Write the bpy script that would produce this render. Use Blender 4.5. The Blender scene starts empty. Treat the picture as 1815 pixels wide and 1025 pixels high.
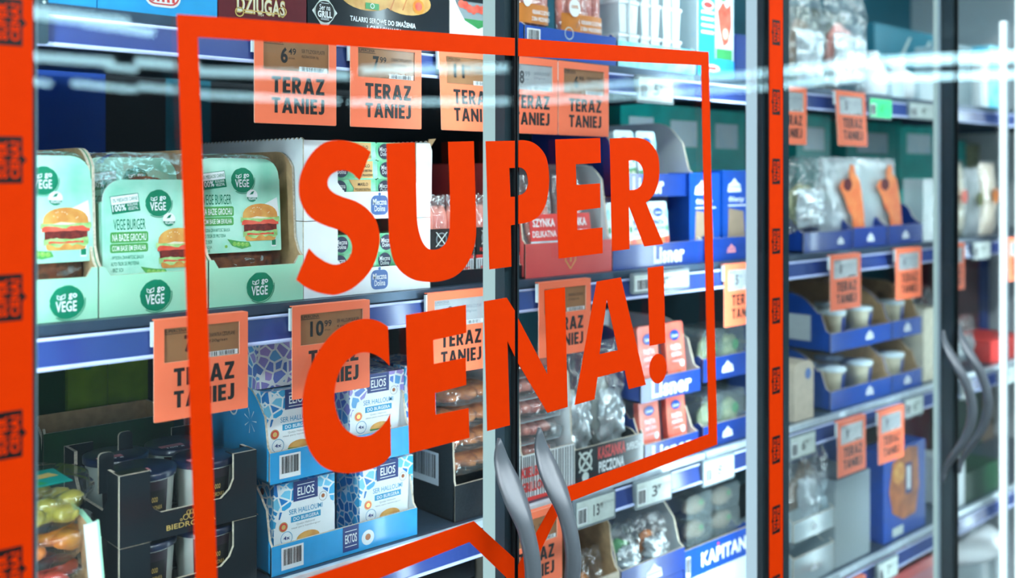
import bpy, math, random
from mathutils import Vector, Matrix, noise
from mathutils.geometry import tessellate_polygon
random.seed(7)
SC = bpy.context.scene
COL = SC.collection
# ------------------------------------------------------------------ camera
W_PX, F_PX, VP_X, HOR_Y = 1815.0, 1800.0, 2870.0, 315.0
PHI = math.atan((VP_X - 907.5) / F_PX)
SP, CP = math.sin(PHI), math.cos(PHI)
H = 1.55                                  # eye height
cam_d = bpy.data.cameras.new('camera')
cam = bpy.data.objects.new('camera', cam_d); COL.objects.link(cam)
cam.location = (0, 0, H)
cam.rotation_euler = (math.pi / 2, 0, PHI - math.pi / 2)
cam_d.sensor_width = 36.0
cam_d.lens = 36.0 * F_PX / W_PX
cam_d.shift_y = -(512.5 - HOR_Y) / W_PX
cam_d.clip_start = 0.02
cam_d.dof.use_dof = True
cam_d.dof.focus_distance = 1.29
cam_d.dof.aperture_fstop = 2.6
SC.camera = cam
# ------------------------------------------------------------------ world, exposure
SC.view_settings.view_transform = 'Standard'
SC.view_settings.look = 'None'
SC.view_settings.exposure = 0.0
SC.view_settings.gamma = 1.0
SC.view_settings.use_curve_mapping = False
wd = bpy.data.worlds.new('world'); SC.world = wd; wd.use_nodes = True
wd.node_tree.nodes['Background'].inputs[0].default_value = (0.35, 0.5, 0.6, 1)
wd.node_tree.nodes['Background'].inputs[1].default_value = 0.2
SC.cycles.transparent_max_bounces = 32
SC.cycles.max_bounces = 8
SC.cycles.sample_clamp_indirect = 6.0
LED_STRENGTH = 26.0
TOP_FILL_STRENGTH = 9.5
STORE_STRENGTH = 11.0
FILL_STRENGTH = 50.0
LED_COLOR = (0.76, 0.93, 1.0)
# ------------------------------------------------------------------ measuring: a pixel of the photograph on a plane at depth n
def zdepth(px, n): return n * F_PX / (CP * (VP_X - px))
def U(px, n):
    Z = zdepth(px, n); t = (px - 907.5) / F_PX
    return Z * (t * SP + CP)
def HT(px, py, n): return H + (HOR_Y - py) * zdepth(px, n) / F_PX
GLASS = 0.92                              # front face of the glass doors
RAIL = 1.09                               # front of the price rails
FRONT = 1.115                             # front of the goods
Z_TOP, Z_MID, Z_LOW, Z_BOT = H + 0.180, H - 0.153, H - 0.490, H - 0.825

# ------------------------------------------------------------------ materials
MATS = {}
def srgb(c):
    f = lambda v: v / 12.92 if v <= 0.04045 else ((v + 0.055) / 1.055) ** 2.4
    return tuple(f(v / 255.0) for v in c) + (1.0,)
def new_mat(name):
    m = bpy.data.materials.new(name); m.use_nodes = True
    nt = m.node_tree
    for n in list(nt.nodes): nt.nodes.remove(n)
    out = nt.nodes.new('ShaderNodeOutputMaterial')
    return m, nt, out
def pm(name, rgb, rough=0.5, metal=0.0, var=0.08, scale=60.0, rgb2=None, lo=0.35, hi=0.65, bump=0.0, coat=0.0, spec=0.5, detail=3.0, stretch=None):
    """procedural paint / paper / plastic: noise between two tones"""
    if name in MATS: return MATS[name]
    m, nt, out = new_mat(name)
    b = nt.nodes.new('ShaderNodeBsdfPrincipled')
    nt.links.new(b.outputs[0], out.inputs[0])
    tc = nt.nodes.new('ShaderNodeTexCoord')
    src = tc.outputs['Object']
    if stretch:
        mp = nt.nodes.new('ShaderNodeMapping'); mp.inputs['Scale'].default_value = stretch
        nt.links.new(src, mp.inputs[0]); src = mp.outputs[0]
    nz = nt.nodes.new('ShaderNodeTexNoise'); nz.inputs['Scale'].default_value = scale; nz.inputs['Detail'].default_value = detail
    nt.links.new(src, nz.inputs['Vector'])
    rp = nt.nodes.new('ShaderNodeValToRGB')
    c = srgb(rgb)
    if rgb2 is None:
        c2 = tuple(min(1, v * (1 + var)) for v in c[:3]) + (1,); c1 = tuple(v * (1 - var) for v in c[:3]) + (1,)
    else: c1, c2 = c, srgb(rgb2)
    rp.color_ramp.elements[0].color = c1; rp.color_ramp.elements[0].position = lo
    rp.color_ramp.elements[1].color = c2; rp.color_ramp.elements[1].position = hi
    nt.links.new(nz.outputs[0], rp.inputs[0]); nt.links.new(rp.outputs[0], b.inputs['Base Color'])
    b.inputs['Roughness'].default_value = rough; b.inputs['Metallic'].default_value = metal
    b.inputs['Specular IOR Level'].default_value = spec
    if coat: b.inputs['Coat Weight'].default_value = coat; b.inputs['Coat Roughness'].default_value = 0.1
    if bump:
        bp = nt.nodes.new('ShaderNodeBump'); bp.inputs['Strength'].default_value = bump; bp.inputs['Distance'].default_value = 0.002
        nt.links.new(nz.outputs[0], bp.inputs['Height']); nt.links.new(bp.outputs[0], b.inputs['Normal'])
    MATS[name] = m
    return m
def clear_mat(name, base=0.04, tint=(1, 1, 1), rough=0.03, bump=0.0, bscale=60.0, gain=1.0, frost=0.0, frost_col=(1, 1, 1)):
    """clear sheet: see-through with a Schlick reflection, optional wrinkles and milky share"""
    if name in MATS: return MATS[name]
    m, nt, out = new_mat(name)
    N = nt.nodes.new; L = nt.links.new
    geo = N('ShaderNodeNewGeometry')
    dot = N('ShaderNodeVectorMath'); dot.operation = 'DOT_PRODUCT'
    L(geo.outputs['Normal'], dot.inputs[0]); L(geo.outputs['Incoming'], dot.inputs[1])
    def mth(op, a, b=None):
        n = N('ShaderNodeMath'); n.operation = op
        for i, v in enumerate((a, b)):
            if v is None: continue
            if isinstance(v, (int, float)): n.inputs[i].default_value = v
            else: L(v, n.inputs[i])
        n.use_clamp = op in ('MULTIPLY_ADD',)
        return n.outputs[0]
    ab = mth('ABSOLUTE', dot.outputs['Value'])
    inv = mth('SUBTRACT', 1.0, ab)
    p5 = mth('POWER', inv, 5.0)
    sch = mth('ADD', mth('MULTIPLY', p5, 1.0 - base), base)
    fac = mth('MINIMUM', mth('MULTIPLY', sch, gain), 0.95)
    tr = N('ShaderNodeBsdfTransparent'); tr.inputs[0].default_value = tuple(tint) + (1,)
    gl = N('ShaderNodeBsdfGlossy'); gl.inputs['Roughness'].default_value = rough; gl.inputs[0].default_value = (1, 1, 1, 1)
    if bump:
        tc = N('ShaderNodeTexCoord'); nz = N('ShaderNodeTexNoise'); nz.inputs['Scale'].default_value = bscale; nz.inputs['Detail'].default_value = 2
        L(tc.outputs['Object'], nz.inputs['Vector'])
        bp = N('ShaderNodeBump'); bp.inputs['Strength'].default_value = bump; bp.inputs['Distance'].default_value = 0.01
        L(nz.outputs[0], bp.inputs['Height']); L(bp.outputs[0], gl.inputs['Normal'])
    body = tr.outputs[0]
    if frost:
        df = N('ShaderNodeBsdfDiffuse'); df.inputs[0].default_value = tuple(frost_col) + (1,)
        mx0 = N('ShaderNodeMixShader'); mx0.inputs[0].default_value = frost
        L(body, mx0.inputs[1]); L(df.outputs[0], mx0.inputs[2]); body = mx0.outputs[0]
    mx = N('ShaderNodeMixShader'); L(fac, mx.inputs[0]); L(body, mx.inputs[1]); L(gl.outputs[0], mx.inputs[2])
    L(mx.outputs[0], out.inputs[0])
    MATS[name] = m
    return m
def emit_mat(name, col, strength):
    if name in MATS: return MATS[name]
    m, nt, out = new_mat(name)
    e = nt.nodes.new('ShaderNodeEmission'); e.inputs[0].default_value = tuple(col) + (1,); e.inputs[1].default_value = strength
    nt.links.new(e.outputs[0], out.inputs[0]); MATS[name] = m
    return m
def mosaic_mat(name, cols, scale=42.0):
    if name in MATS: return MATS[name]
    m, nt, out = new_mat(name)
    N = nt.nodes.new; L = nt.links.new
    b = N('ShaderNodeBsdfPrincipled'); b.inputs['Roughness'].default_value = 0.35; L(b.outputs[0], out.inputs[0])
    tc = N('ShaderNodeTexCoord')
    v1 = N('ShaderNodeTexVoronoi'); v1.inputs['Scale'].default_value = scale
    v2 = N('ShaderNodeTexVoronoi'); v2.feature = 'DISTANCE_TO_EDGE'; v2.inputs['Scale'].default_value = scale
    L(tc.outputs['Object'], v1.inputs['Vector']); L(tc.outputs['Object'], v2.inputs['Vector'])
    sep = N('ShaderNodeSeparateColor'); L(v1.outputs['Color'], sep.inputs[0])
    rp = N('ShaderNodeValToRGB'); rp.color_ramp.interpolation = 'CONSTANT'
    els = rp.color_ramp.elements
    while len(els) < len(cols): els.new(0.5)
    for i, c in enumerate(cols): els[i].position = i / len(cols); els[i].color = srgb(c)
    L(sep.outputs[0], rp.inputs[0])
    lt = N('ShaderNodeMath'); lt.operation = 'LESS_THAN'; lt.inputs[1].default_value = 0.085; L(v2.outputs['Distance'], lt.inputs[0])
    mx = N('ShaderNodeMix'); mx.data_type = 'RGBA'
    L(lt.outputs[0], mx.inputs[0]); L(rp.outputs[0], mx.inputs[6]); mx.inputs[7].default_value = (0.9, 0.93, 0.95, 1)
    L(mx.outputs[2], b.inputs['Base Color'])
    MATS[name] = m
    return m

M = {}
M['glass'] = clear_mat('door glass', base=0.042, tint=(0.93, 0.975, 0.975), rough=0.012)
M['film'] = clear_mat('crinkled film', base=0.10, rough=0.10, bump=0.9, bscale=45, gain=0.95, frost=0.06)
M['film_white'] = clear_mat('milky film', base=0.10, rough=0.15, bump=0.8, bscale=35, gain=1.2, frost=0.5, frost_col=(.85, .92, .95))
M['clear'] = clear_mat('clear plastic', base=0.045, tint=(.975, .985, .985), rough=0.05, bump=0.25, bscale=30, gain=1.5, frost=0.012)
M['frosted'] = clear_mat('frosted plastic', base=0.08, tint=(.9, .95, .97), rough=0.2, gain=1.1, frost=0.38, frost_col=(.7, .8, .84))
M['tinted'] = clear_mat('grey tinted plastic', base=0.06, tint=(.8, .86, .88), rough=0.12, gain=1.2, frost=0.14, frost_col=(.5, .58, .6), bump=.3, bscale=40)
M['orange'] = pm('orange vinyl', (255, 64, 0), 0.6, var=0.02, spec=0.06)
M['black_vinyl'] = pm('black vinyl', (12, 12, 14), 0.5)
M['tag'] = pm('orange card', (255, 122, 84), 0.5, var=0.02, spec=0.3)
M['tag_edge'] = pm('card edge', (255, 190, 165), 0.5)
M['screen'] = pm('brown display', (150, 106, 72), 0.3, var=0.08, scale=25)
M['screen_grey'] = pm('grey display', (168, 172, 176), 0.3, var=0.05)
M['ink'] = pm('black ink', (16, 13, 16), 0.55)
M['ink_grey'] = pm('grey ink', (70, 72, 76), 0.55)
M['ink_blue'] = pm('blue ink', (20, 52, 128), 0.55)
M['white'] = pm('white board', (238, 242, 245), 0.5, var=0.02)
M['offwhite'] = pm('plain white plastic', (214, 224, 228), 0.4, var=0.03)
M['grey_plastic'] = pm('grey plastic', (120, 130, 136), 0.45)
M['label_grey'] = pm('pale display', (205, 215, 210), 0.3)
M['alu'] = pm('pale aluminium', (196, 214, 226), 0.38, metal=0.1, var=0.05, scale=200, stretch=(1, 1, .02))
M['dark_frame'] = pm('dark frame', (44, 62, 72), 0.4, var=0.06)
M['black_seal'] = pm('black seal', (14, 18, 24), 0.5)
M['handle'] = pm('grey handle', (118, 132, 142), 0.3, metal=0.1, var=0.05, scale=30)
M['rail'] = pm('rail plastic', (46, 66, 132), 0.22, var=0.12, scale=6, spec=0.7)
M['rail_lip'] = pm('rail lip', (196, 206, 248), 0.25, var=0.04, spec=0.8)
M['shelf'] = pm('shelf steel', (66, 84, 104), 0.35, metal=0.4, var=0.06)
M['shelf_white'] = pm('shelf edge steel', (205, 218, 226), 0.3, metal=0.2)
M['back_navy'] = pm('navy back panel', (22, 84, 190), 0.5, var=0.2, scale=3)
M['back_dark'] = pm('dark back panel', (14, 24, 34), 0.5, var=0.2, scale=3)
M['back_teal'] = pm('teal back panel', (22, 116, 138), 0.5, var=0.15, scale=3)
M['led'] = emit_mat('light strip', LED_COLOR, LED_STRENGTH)
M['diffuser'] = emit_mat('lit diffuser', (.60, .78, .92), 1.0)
M['post_glow'] = emit_mat('added post glow', (.50, .68, .70), 1.05)  # emission that lightens plain grey post sides, no lamp there
M['bar_led'] = emit_mat('bright light bar', (.86, .97, 1.0), 3.0)
M['top_fill'] = emit_mat('added top light', LED_COLOR, TOP_FILL_STRENGTH)
M['store_lamp'] = emit_mat('store lamp', (0.52, 0.88, 1.0), STORE_STRENGTH)
M['fill_lamp'] = emit_mat('aisle lamp', (0.92, 0.97, 1.0), FILL_STRENGTH)
M['mint'] = pm('mint card', (172, 226, 196), 0.5, rgb2=(150, 216, 184), scale=14, lo=.3, hi=.75)
M['mint_print'] = pm('mint watercolour print', (188, 236, 218), 0.42, rgb2=(120, 206, 176), scale=16, lo=.42, hi=.74, detail=5)
M['kraft'] = pm('brown cardboard', (196, 160, 118), 0.7, var=0.1, scale=90)
M['vege_green'] = pm('deep green print', (0, 128, 94), 0.45)
M['leaf_green'] = pm('banner green print', (84, 168, 88), 0.45)
M['pea'] = pm('pea print', (140, 196, 92), 0.45)
M['bun'] = pm('bun print', (232, 178, 96), 0.45, rgb2=(206, 132, 62), scale=50)
M['patty_print'] = pm('patty print', (132, 44, 36), 0.5, rgb2=(92, 26, 26), scale=200)
M['tomato'] = pm('tomato print', (226, 70, 50), 0.4, rgb2=(240, 110, 90), scale=60)
M['lettuce'] = pm('lettuce print', (128, 186, 104), 0.45, rgb2=(188, 220, 150), scale=120)
M['patty'] = pm('brown patty', (128, 78, 42), 0.5, rgb2=(70, 38, 22), scale=110, bump=0.7)
M['halloumi'] = mosaic_mat('blue mosaic print', [(30, 150, 214), (64, 180, 230), (20, 124, 200), (120, 205, 238), (40, 165, 224)], 82)
M['halloumi_violet'] = mosaic_mat('violet mosaic print', [(110, 130, 214), (150, 140, 214), (96, 170, 226), (170, 150, 220), (88, 130, 210)], 74)
M['cyan_card'] = pm('sky blue card', (38, 160, 222), 0.38, var=0.04, coat=0.3)
M['cyan_print'] = pm('cyan print', (40, 150, 196), 0.45)
M['navy_print'] = pm('navy print', (30, 52, 120), 0.45)
M['navy_card'] = pm('navy card', (20, 58, 142), 0.35, var=0.06, coat=0.3)
M['royal_card'] = pm('royal blue card', (10, 72, 168), 0.35, var=0.06, coat=0.3)
M['black_card'] = pm('black printed card', (20, 26, 34), 0.28, var=0.3, scale=10, coat=0.4)
M['edge_card'] = pm('pale cut cardboard', (206, 192, 172), 0.7, var=0.2, scale=300)
M['gold'] = pm('gold print', (226, 190, 110), 0.35, metal=0.3)
M['pink_print'] = pm('pink print', (206, 130, 140), 0.5)
M['cup'] = pm('satin cup', (206, 212, 206), 0.35, var=0.03)
M['dark_lid'] = pm('dark lid', (22, 34, 66), 0.3, var=0.15, coat=0.4)
M['plum_label'] = pm('dark plum label', (44, 30, 42), 0.4)
M['olive'] = pm('green olives', (198, 182, 78), 0.3, rgb2=(150, 138, 44), scale=40, coat=0.5)
M['orange_olive'] = pm('orange fruit', (236, 158, 62), 0.3, rgb2=(220, 120, 40), scale=40, coat=0.5)
M['red_fruit'] = pm('red fruit', (190, 40, 56), 0.3, rgb2=(220, 80, 70), scale=40, coat=0.5)
M['teal_label'] = pm('teal label', (0, 140, 130), 0.4)
M['butter_green'] = pm('green foil', (64, 160, 112), 0.28, rgb2=(150, 208, 170), scale=35, metal=0.35)
M['butter_gold'] = pm('gold foil panel', (206, 158, 96), 0.35, metal=0.3)
M['butter_blue'] = pm('badge blue', (64, 104, 170), 0.45)
M['butter_dark'] = pm('badge dark blue', (24, 40, 74), 0.45)
M['pastry'] = pm('brown pastry', (222, 142, 78), 0.45, rgb2=(160, 86, 46), scale=70, bump=0.5)
M['pink_meat'] = pm('pink sausage', (226, 146, 130), 0.35, rgb2=(204, 108, 100), scale=40)
M['red_print'] = pm('red print', (222, 62, 58), 0.4)
M['salmon_card'] = pm('salmon red card', (226, 96, 92), 0.35, rgb2=(214, 70, 74), scale=8, coat=0.2)
M['maroon_card'] = pm('dark red card', (98, 12, 28), 0.35, var=0.08, coat=0.3)
M['cream_print'] = pm('cream print', (230, 222, 196), 0.45)
M['tan_print'] = pm('golden cheese print', (224, 178, 104), 0.45, rgb2=(196, 140, 72), scale=50)
M['card_white'] = pm('white sachet print', (222, 238, 244), 0.32, rgb2=(170, 220, 240), scale=25, lo=.5, hi=.8)
M['aqua_print'] = pm('aqua sachet print', (96, 200, 230), 0.32, rgb2=(170, 228, 240), scale=30)
M['orange_print'] = pm('orange sachet print', (240, 112, 62), 0.32, rgb2=(250, 150, 90), scale=40)
M['coral_card'] = pm('coral sachet print', (226, 92, 78), 0.32, rgb2=(238, 128, 108), scale=30)
M['green_print'] = pm('herb print', (58, 150, 84), 0.4)
M['orange_band'] = pm('ochre band', (206, 122, 44), 0.4)
M['foil'] = pm('silver foil', (224, 234, 240), 0.25, metal=0.4, var=0.15, scale=30, bump=0.8)
M['teal_plastic'] = pm('teal plastic', (16, 178, 170), 0.35, var=0.15, scale=15)
M['dark_green'] = pm('dark green carton', (18, 64, 36), 0.4, var=0.2, scale=12)
M['lime'] = pm('lime carton', (120, 150, 30), 0.4, var=0.2, scale=20)
M['beige'] = pm('beige carton', (196, 180, 160), 0.5)
M['taupe'] = pm('taupe packing', (150, 128, 108), 0.5, var=0.2, scale=12)
M['caramel'] = pm('caramel print', (204, 120, 56), 0.4, rgb2=(150, 76, 34), scale=30)
M['salad'] = pm('salad mix', (196, 196, 150), 0.5, rgb2=(120, 130, 90), scale=60)
M['green_screen'] = pm('green label', (70, 236, 140), 0.4)
M['floor'] = pm('store floor tiles', (84, 88, 90), 0.3, var=0.06, scale=2)
M['ceiling'] = pm('dark store ceiling', (24, 30, 36), 0.7, var=0.1, scale=2)
M['wall'] = pm('store wall', (26, 36, 44), 0.7, var=0.1, scale=2)
M['yellow'] = pm('yellow strip', (240, 190, 60), 0.4)

# ------------------------------------------------------------------ mesh builder
TXT = {}
def text_tris(s, bold):
    key = (s, bold)
    if key in TXT: return TXT[key]
    cu = bpy.data.curves.new('lettering', 'FONT'); cu.body = s; cu.size = 1; cu.offset = bold; cu.space_character = 1 + bold * 2.2; cu.resolution_u = 3; cu.fill_mode = 'FRONT'
    ob = bpy.data.objects.new('lettering', cu); COL.objects.link(ob)
    bpy.context.view_layer.update()
    me = bpy.data.meshes.new_from_object(ob)
    vs = [(v.co.x, v.co.y) for v in me.vertices]; fs = [tuple(p.vertices) for p in me.polygons]
    bpy.data.objects.remove(ob); bpy.data.curves.remove(cu); bpy.data.meshes.remove(me)
    if vs:
        x0 = min(v[0] for v in vs); x1 = max(v[0] for v in vs); y0 = min(v[1] for v in vs); y1 = max(v[1] for v in vs)
        vs = [((x - x0) / max(x1 - x0, 1e-6), (y - y0) / max(y1 - y0, 1e-6)) for x, y in vs]
    TXT[key] = (vs, fs)
    return TXT[key]

BLOCK_W = dict(T=.62, E=.52, R=.64, A=.78, Z=.60, N=.74, I=.24, J=.44, L=.5, O=.8, S=.6)
def _arc(cx, cy, rx, ry, a0, a1, n=8): return [(cx + rx * math.cos(math.radians(a0 + (a1 - a0) * i / n)), cy + ry * math.sin(math.radians(a0 + (a1 - a0) * i / n))) for i in range(n + 1)]
BLOCK = {
 'T': ([(.32, 0), (.68, 0), (.68, .80), (1, .80), (1, 1), (0, 1), (0, .80), (.32, .80)], []),
 'E': ([(0, 0), (1, 0), (1, .2), (.45, .2), (.45, .41), (.94, .41), (.94, .6), (.45, .6), (.45, .8), (1, .8), (1, 1), (0, 1)], []),
 'R': ([(0, 0), (.34, 0), (.34, .38), (.66, 0), (1, 0), (.70, .40)] + _arc(.58, .70, .36, .30, -60, 90) + [(0, 1)], [[(.34, .56), (.34, .80), (.48, .80), (.57, .75), (.60, .68), (.57, .60), (.48, .56)]]),
 'A': ([(0, 0), (.30, 0), (.37, .2), (.63, .2), (.70, 0), (1, 0), (.66, 1), (.34, 1)], [[(.43, .38), (.5, .70), (.57, .38)]]),
 'Z': ([(0, 0), (1, 0), (1, .2), (.46, .2), (1, .84), (1, 1), (.04, 1), (.04, .8), (.54, .8), (0, .16)], []),
 'N': ([(0, 0), (.28, 0), (.28, .54), (.74, 0), (1, 0), (1, 1), (.72, 1), (.72, .46), (.26, 1), (0, 1)], []),
 'I': ([(0, 0), (1, 0), (1, 1), (0, 1)], []),
 'J': ([(.44, 1), (.44, .30), (.38, .20), (.25, .19), (.05, .24), (0, .05), (.25, 0), (.55, 0), (.82, .07), (.97, .18), (1, .30), (1, 1)], []),
}
class MB:
    def __init__(s): s.v = []; s.f = []; s.m = []; s.mats = []; s.sm = []; s.T = Matrix.Identity(4); s.layer = 0
    def mi(s, mat):
        mat = M[mat] if isinstance(mat, str) else mat
        if mat not in s.mats: s.mats.append(mat)
        return s.mats.index(mat)
    def add(s, vs, fs, mat, smooth=False):
        o = len(s.v); k = s.mi(mat)
        for v in vs: s.v.append(s.T @ Vector(v))
        for f in fs: s.f.append([o + i for i in f]); s.m.append(k); s.sm.append(smooth)
        return s
    def box(s, x0, x1, y0, y1, z0, z1, mat):
        vs = [(x0, y0, z0), (x1, y0, z0), (x1, y1, z0), (x0, y1, z0), (x0, y0, z1), (x1, y0, z1), (x1, y1, z1), (x0, y1, z1)]
        return s.add(vs, [(0, 3, 2, 1), (4, 5, 6, 7), (0, 1, 5, 4), (1, 2, 6, 5), (2, 3, 7, 6), (3, 0, 4, 7)], mat)
    def prism(s, pts, y0, y1, mat, holes=(), edge=None):
        """polygon in x,z pushed from y0 (front) to y1 (back)"""
        loops = [list(pts)] + [list(h) for h in holes]
        flat = [p for l in loops for p in l]
        tri = tessellate_polygon([[Vector((p[0], p[1], 0)) for p in l] for l in loops])
        n = len(flat)
        vs = [(p[0], y0, p[1]) for p in flat] + [(p[0], y1, p[1]) for p in flat]
        fs = []
        for t in tri:
            a, b, c = t
            ar = (flat[b][0] - flat[a][0]) * (flat[c][1] - flat[a][1]) - (flat[c][0] - flat[a][0]) * (flat[b][1] - flat[a][1])
            if ar < 0: a, b, c = a, c, b
            fs += [(a, b, c), (n + a, n + c, n + b)]
        s.add(vs, fs, mat)
        o = 0; fs = []
        for l in loops:
            k = len(l)
            for i in range(k): fs.append((o + i, o + (i + 1) % k, n + o + (i + 1) % k, n + o + i))
            o += k
        s.add(vs, fs, edge or mat)
        return s
    # --- prints: thin flat shapes just in front of the face at y
    def poly(s, pts, y, mat, holes=()):
        loops = [list(pts)] + [list(h) for h in holes]
        flat = [p for l in loops for p in l]
        tri = tessellate_polygon([[Vector((p[0], p[1], 0)) for p in l] for l in loops])
        fs = []
        for a, b, c in tri:
            ar = (flat[b][0] - flat[a][0]) * (flat[c][1] - flat[a][1]) - (flat[c][0] - flat[a][0]) * (flat[b][1] - flat[a][1])
            fs.append((a, b, c) if ar > 0 else (a, c, b))
        return s.add([(p[0], y, p[1]) for p in flat], fs, mat)
    def rect(s, x0, x1, z0, z1, y, mat): return s.poly([(x0, z0), (x1, z0), (x1, z1), (x0, z1)], y, mat)
    def disc(s, x, z, r, y, mat, ry=None, n=28, a0=0, a1=2 * math.pi):
        ry = ry or r
        return s.poly([(x + r * math.cos(a0 + (a1 - a0) * i / n), z + ry * math.sin(a0 + (a1 - a0) * i / n)) for i in range(n)], y, mat)
    def ring(s, x, z, r, w, y, mat, n=28):
        c = [(math.cos(2 * math.pi * i / n), math.sin(2 * math.pi * i / n)) for i in range(n)]
        vs = [(x + r * a, y, z + r * b) for a, b in c] + [(x + (r - w) * a, y, z + (r - w) * b) for a, b in c]
        return s.add(vs, [(i, (i + 1) % n, n + (i + 1) % n, n + i) for i in range(n)], mat)
    def text(s, t, x0, x1, z0, z1, y, mat, bold=0.0, rot=0.0):
        vs, fs = text_tris(t, bold)
        w, h = x1 - x0, z1 - z0; cx, cz = (x0 + x1) / 2, (z0 + z1) / 2
        c, sn = math.cos(rot), math.sin(rot)
        out = []
        for a, b in vs:
            px, pz = (a - .5) * w, (b - .5) * h
            out.append((cx + px * c - pz * sn, y, cz + px * sn + pz * c))
        return s.add(out, fs, mat)
    def block(s, t, x0, x1, z0, z1, y, mat, gap=.10):
        """heavy condensed capitals"""
        tot = sum(BLOCK_W[c] for c in t) + gap * (len(t) - 1); k = (x1 - x0) / tot; x = x0
        for c in t:
            w = BLOCK_W[c] * k
            outl, holes = BLOCK[c]
            f = lambda pts: [(x + a * w, z0 + b * (z1 - z0)) for a, b in pts]
            s.poly(f(outl), y, mat, [f(h) for h in holes])
            x += w + gap * k
        return s
    def barcode(s, x0, x1, z0, z1, y, digits=True, seed=3):
        s.rect(x0, x1, z0, z1, y, 'white')
        r = random.Random(seed); w = x1 - x0; x = x0 + w * .08
        zb = z0 + (z1 - z0) * (.2 if digits else .08)
        while x < x1 - w * .1:
            b = w * r.choice((.012, .02, .035)); s.rect(x, x + b, zb, z1 - (z1 - z0) * .08, y - .0002, 'ink')
            x += b + w * r.choice((.014, .022, .03))
        return s
    def lathe(s, prof, cx, cy, mat, seg=28, smooth=True, sx=1.0, sy=1.0):
        vs = []; n = len(prof)
        for i in range(seg):
            a = 2 * math.pi * i / seg
            for r, z in prof: vs.append((cx + r * sx * math.cos(a), cy + r * sy * math.sin(a), z))
        fs = []
        for i in range(seg):
            j = (i + 1) % seg
            for k in range(n - 1): fs.append((i * n + k, j * n + k, j * n + k + 1, i * n + k + 1))
        return s.add(vs, fs, mat, smooth)
    def blob(s, c, r, mat, seg=12, rings=8, wob=0.0, seed=0):
        vs = []; fs = []
        for j in range(rings + 1):
            th = math.pi * j / rings
            for i in range(seg):
                a = 2 * math.pi * i / seg
                d = Vector((math.sin(th) * math.cos(a), math.sin(th) * math.sin(a), math.cos(th)))
                k = 1 + wob * noise.noise(d * 1.7 + Vector((seed * 3.1, seed * 1.7, 0)))
                vs.append((c[0] + d.x * r[0] * k, c[1] + d.y * r[1] * k, c[2] + d.z * r[2] * k))
        for j in range(rings):
            for i in range(seg):
                fs.append((j * seg + i, (j + 1) * seg + i, (j + 1) * seg + (i + 1) % seg, j * seg + (i + 1) % seg))
        return s.add(vs, fs, mat, True)
    def tube(s, pts, r, mat, seg=10, flat=1.0):
        """round bar through points (radius list or number), capped"""
        pts = [Vector(p) for p in pts]; n = len(pts); vs = []
        for i, p in enumerate(pts):
            d = (pts[min(i + 1, n - 1)] - pts[max(i - 1, 0)]).normalized()
            up = Vector((0, 0, 1)) if abs(d.z) < .9 else Vector((1, 0, 0))
            a = d.cross(up).normalized(); b = d.cross(a)
            rr = r[i] if isinstance(r, (list, tuple)) else r
            for k in range(seg):
                t = 2 * math.pi * k / seg
                vs.append(p + a * rr * math.cos(t) + b * rr * flat * math.sin(t))
        fs = [[i * seg + k, i * seg + (k + 1) % seg, (i + 1) * seg + (k + 1) % seg, (i + 1) * seg + k] for i in range(n - 1) for k in range(seg)]
        fs += [list(range(seg))[::-1], [(n - 1) * seg + k for k in range(seg)]]
        return s.add(vs, fs, mat, True)
    def pillow(s, w, h, t, mat, cx=0, cy=0, z0=0, nx=14, nz=16, crumple=0.012, seed=0, pinch=0.0, lean=0.0, power=2.5):
        """filled bag: front and back skins meeting at flat seams, crumpled"""
        vs = []; fs = []
        for side in (-1, 1):
            o = len(vs)
            for j in range(nz + 1):
                for i in range(nx + 1):
                    a, b = i / nx * 2 - 1, j / nz * 2 - 1
                    th = t / 2 * max(0, 1 - abs(a) ** power) ** .6 * max(0, 1 - abs(b) ** power) ** .6
                    k = noise.noise(Vector((a * 2.3 + seed, b * 2.3, side * 1.3))) + .5 * noise.noise(Vector((a * 6 + seed, b * 6, side * 3)))
                    e = (1 - a ** 8) * (1 - b ** 8)
                    x = cx + a * w / 2 * (1 - pinch * max(0, b)) + crumple * .5 * noise.noise(Vector((b * 3, seed, 5)))
                    z = z0 + (b + 1) / 2 * h + crumple * .6 * noise.noise(Vector((a * 4, seed, 9))) * (1 if b > 0 else 0)
                    y = cy + side * th + crumple * k * e + lean * (b + 1) / 2
                    vs.append((x, y, z))
            for j in range(nz):
                for i in range(nx):
                    q = (o + j * (nx + 1) + i, o + j * (nx + 1) + i + 1, o + (j + 1) * (nx + 1) + i + 1, o + (j + 1) * (nx + 1) + i)
                    fs.append(q if side < 0 else q[::-1])
        return s.add(vs, fs, mat, True)
    def sheet(s, fn, nu, nv, mat, smooth=True):
        vs = [fn(i / nu, j / nv) for j in range(nv + 1) for i in range(nu + 1)]
        fs = [(j * (nu + 1) + i, j * (nu + 1) + i + 1, (j + 1) * (nu + 1) + i + 1, (j + 1) * (nu + 1) + i) for j in range(nv) for i in range(nu)]
        return s.add(vs, fs, mat, smooth)
    def build(s, name, parent=None, loc=None, rz=0.0):
        me = bpy.data.meshes.new(name)
        me.from_pydata([tuple(v) for v in s.v], [], s.f)
        for m in s.mats: me.materials.append(m)
        for p, k, q in zip(me.polygons, s.m, s.sm): p.material_index = k; p.use_smooth = q
        me.update()
        o = bpy.data.objects.new(name, me); COL.objects.link(o)
        if parent: o.parent = parent
        if loc: o.location = loc
        if rz: o.rotation_euler.z = rz
        return o

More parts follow.
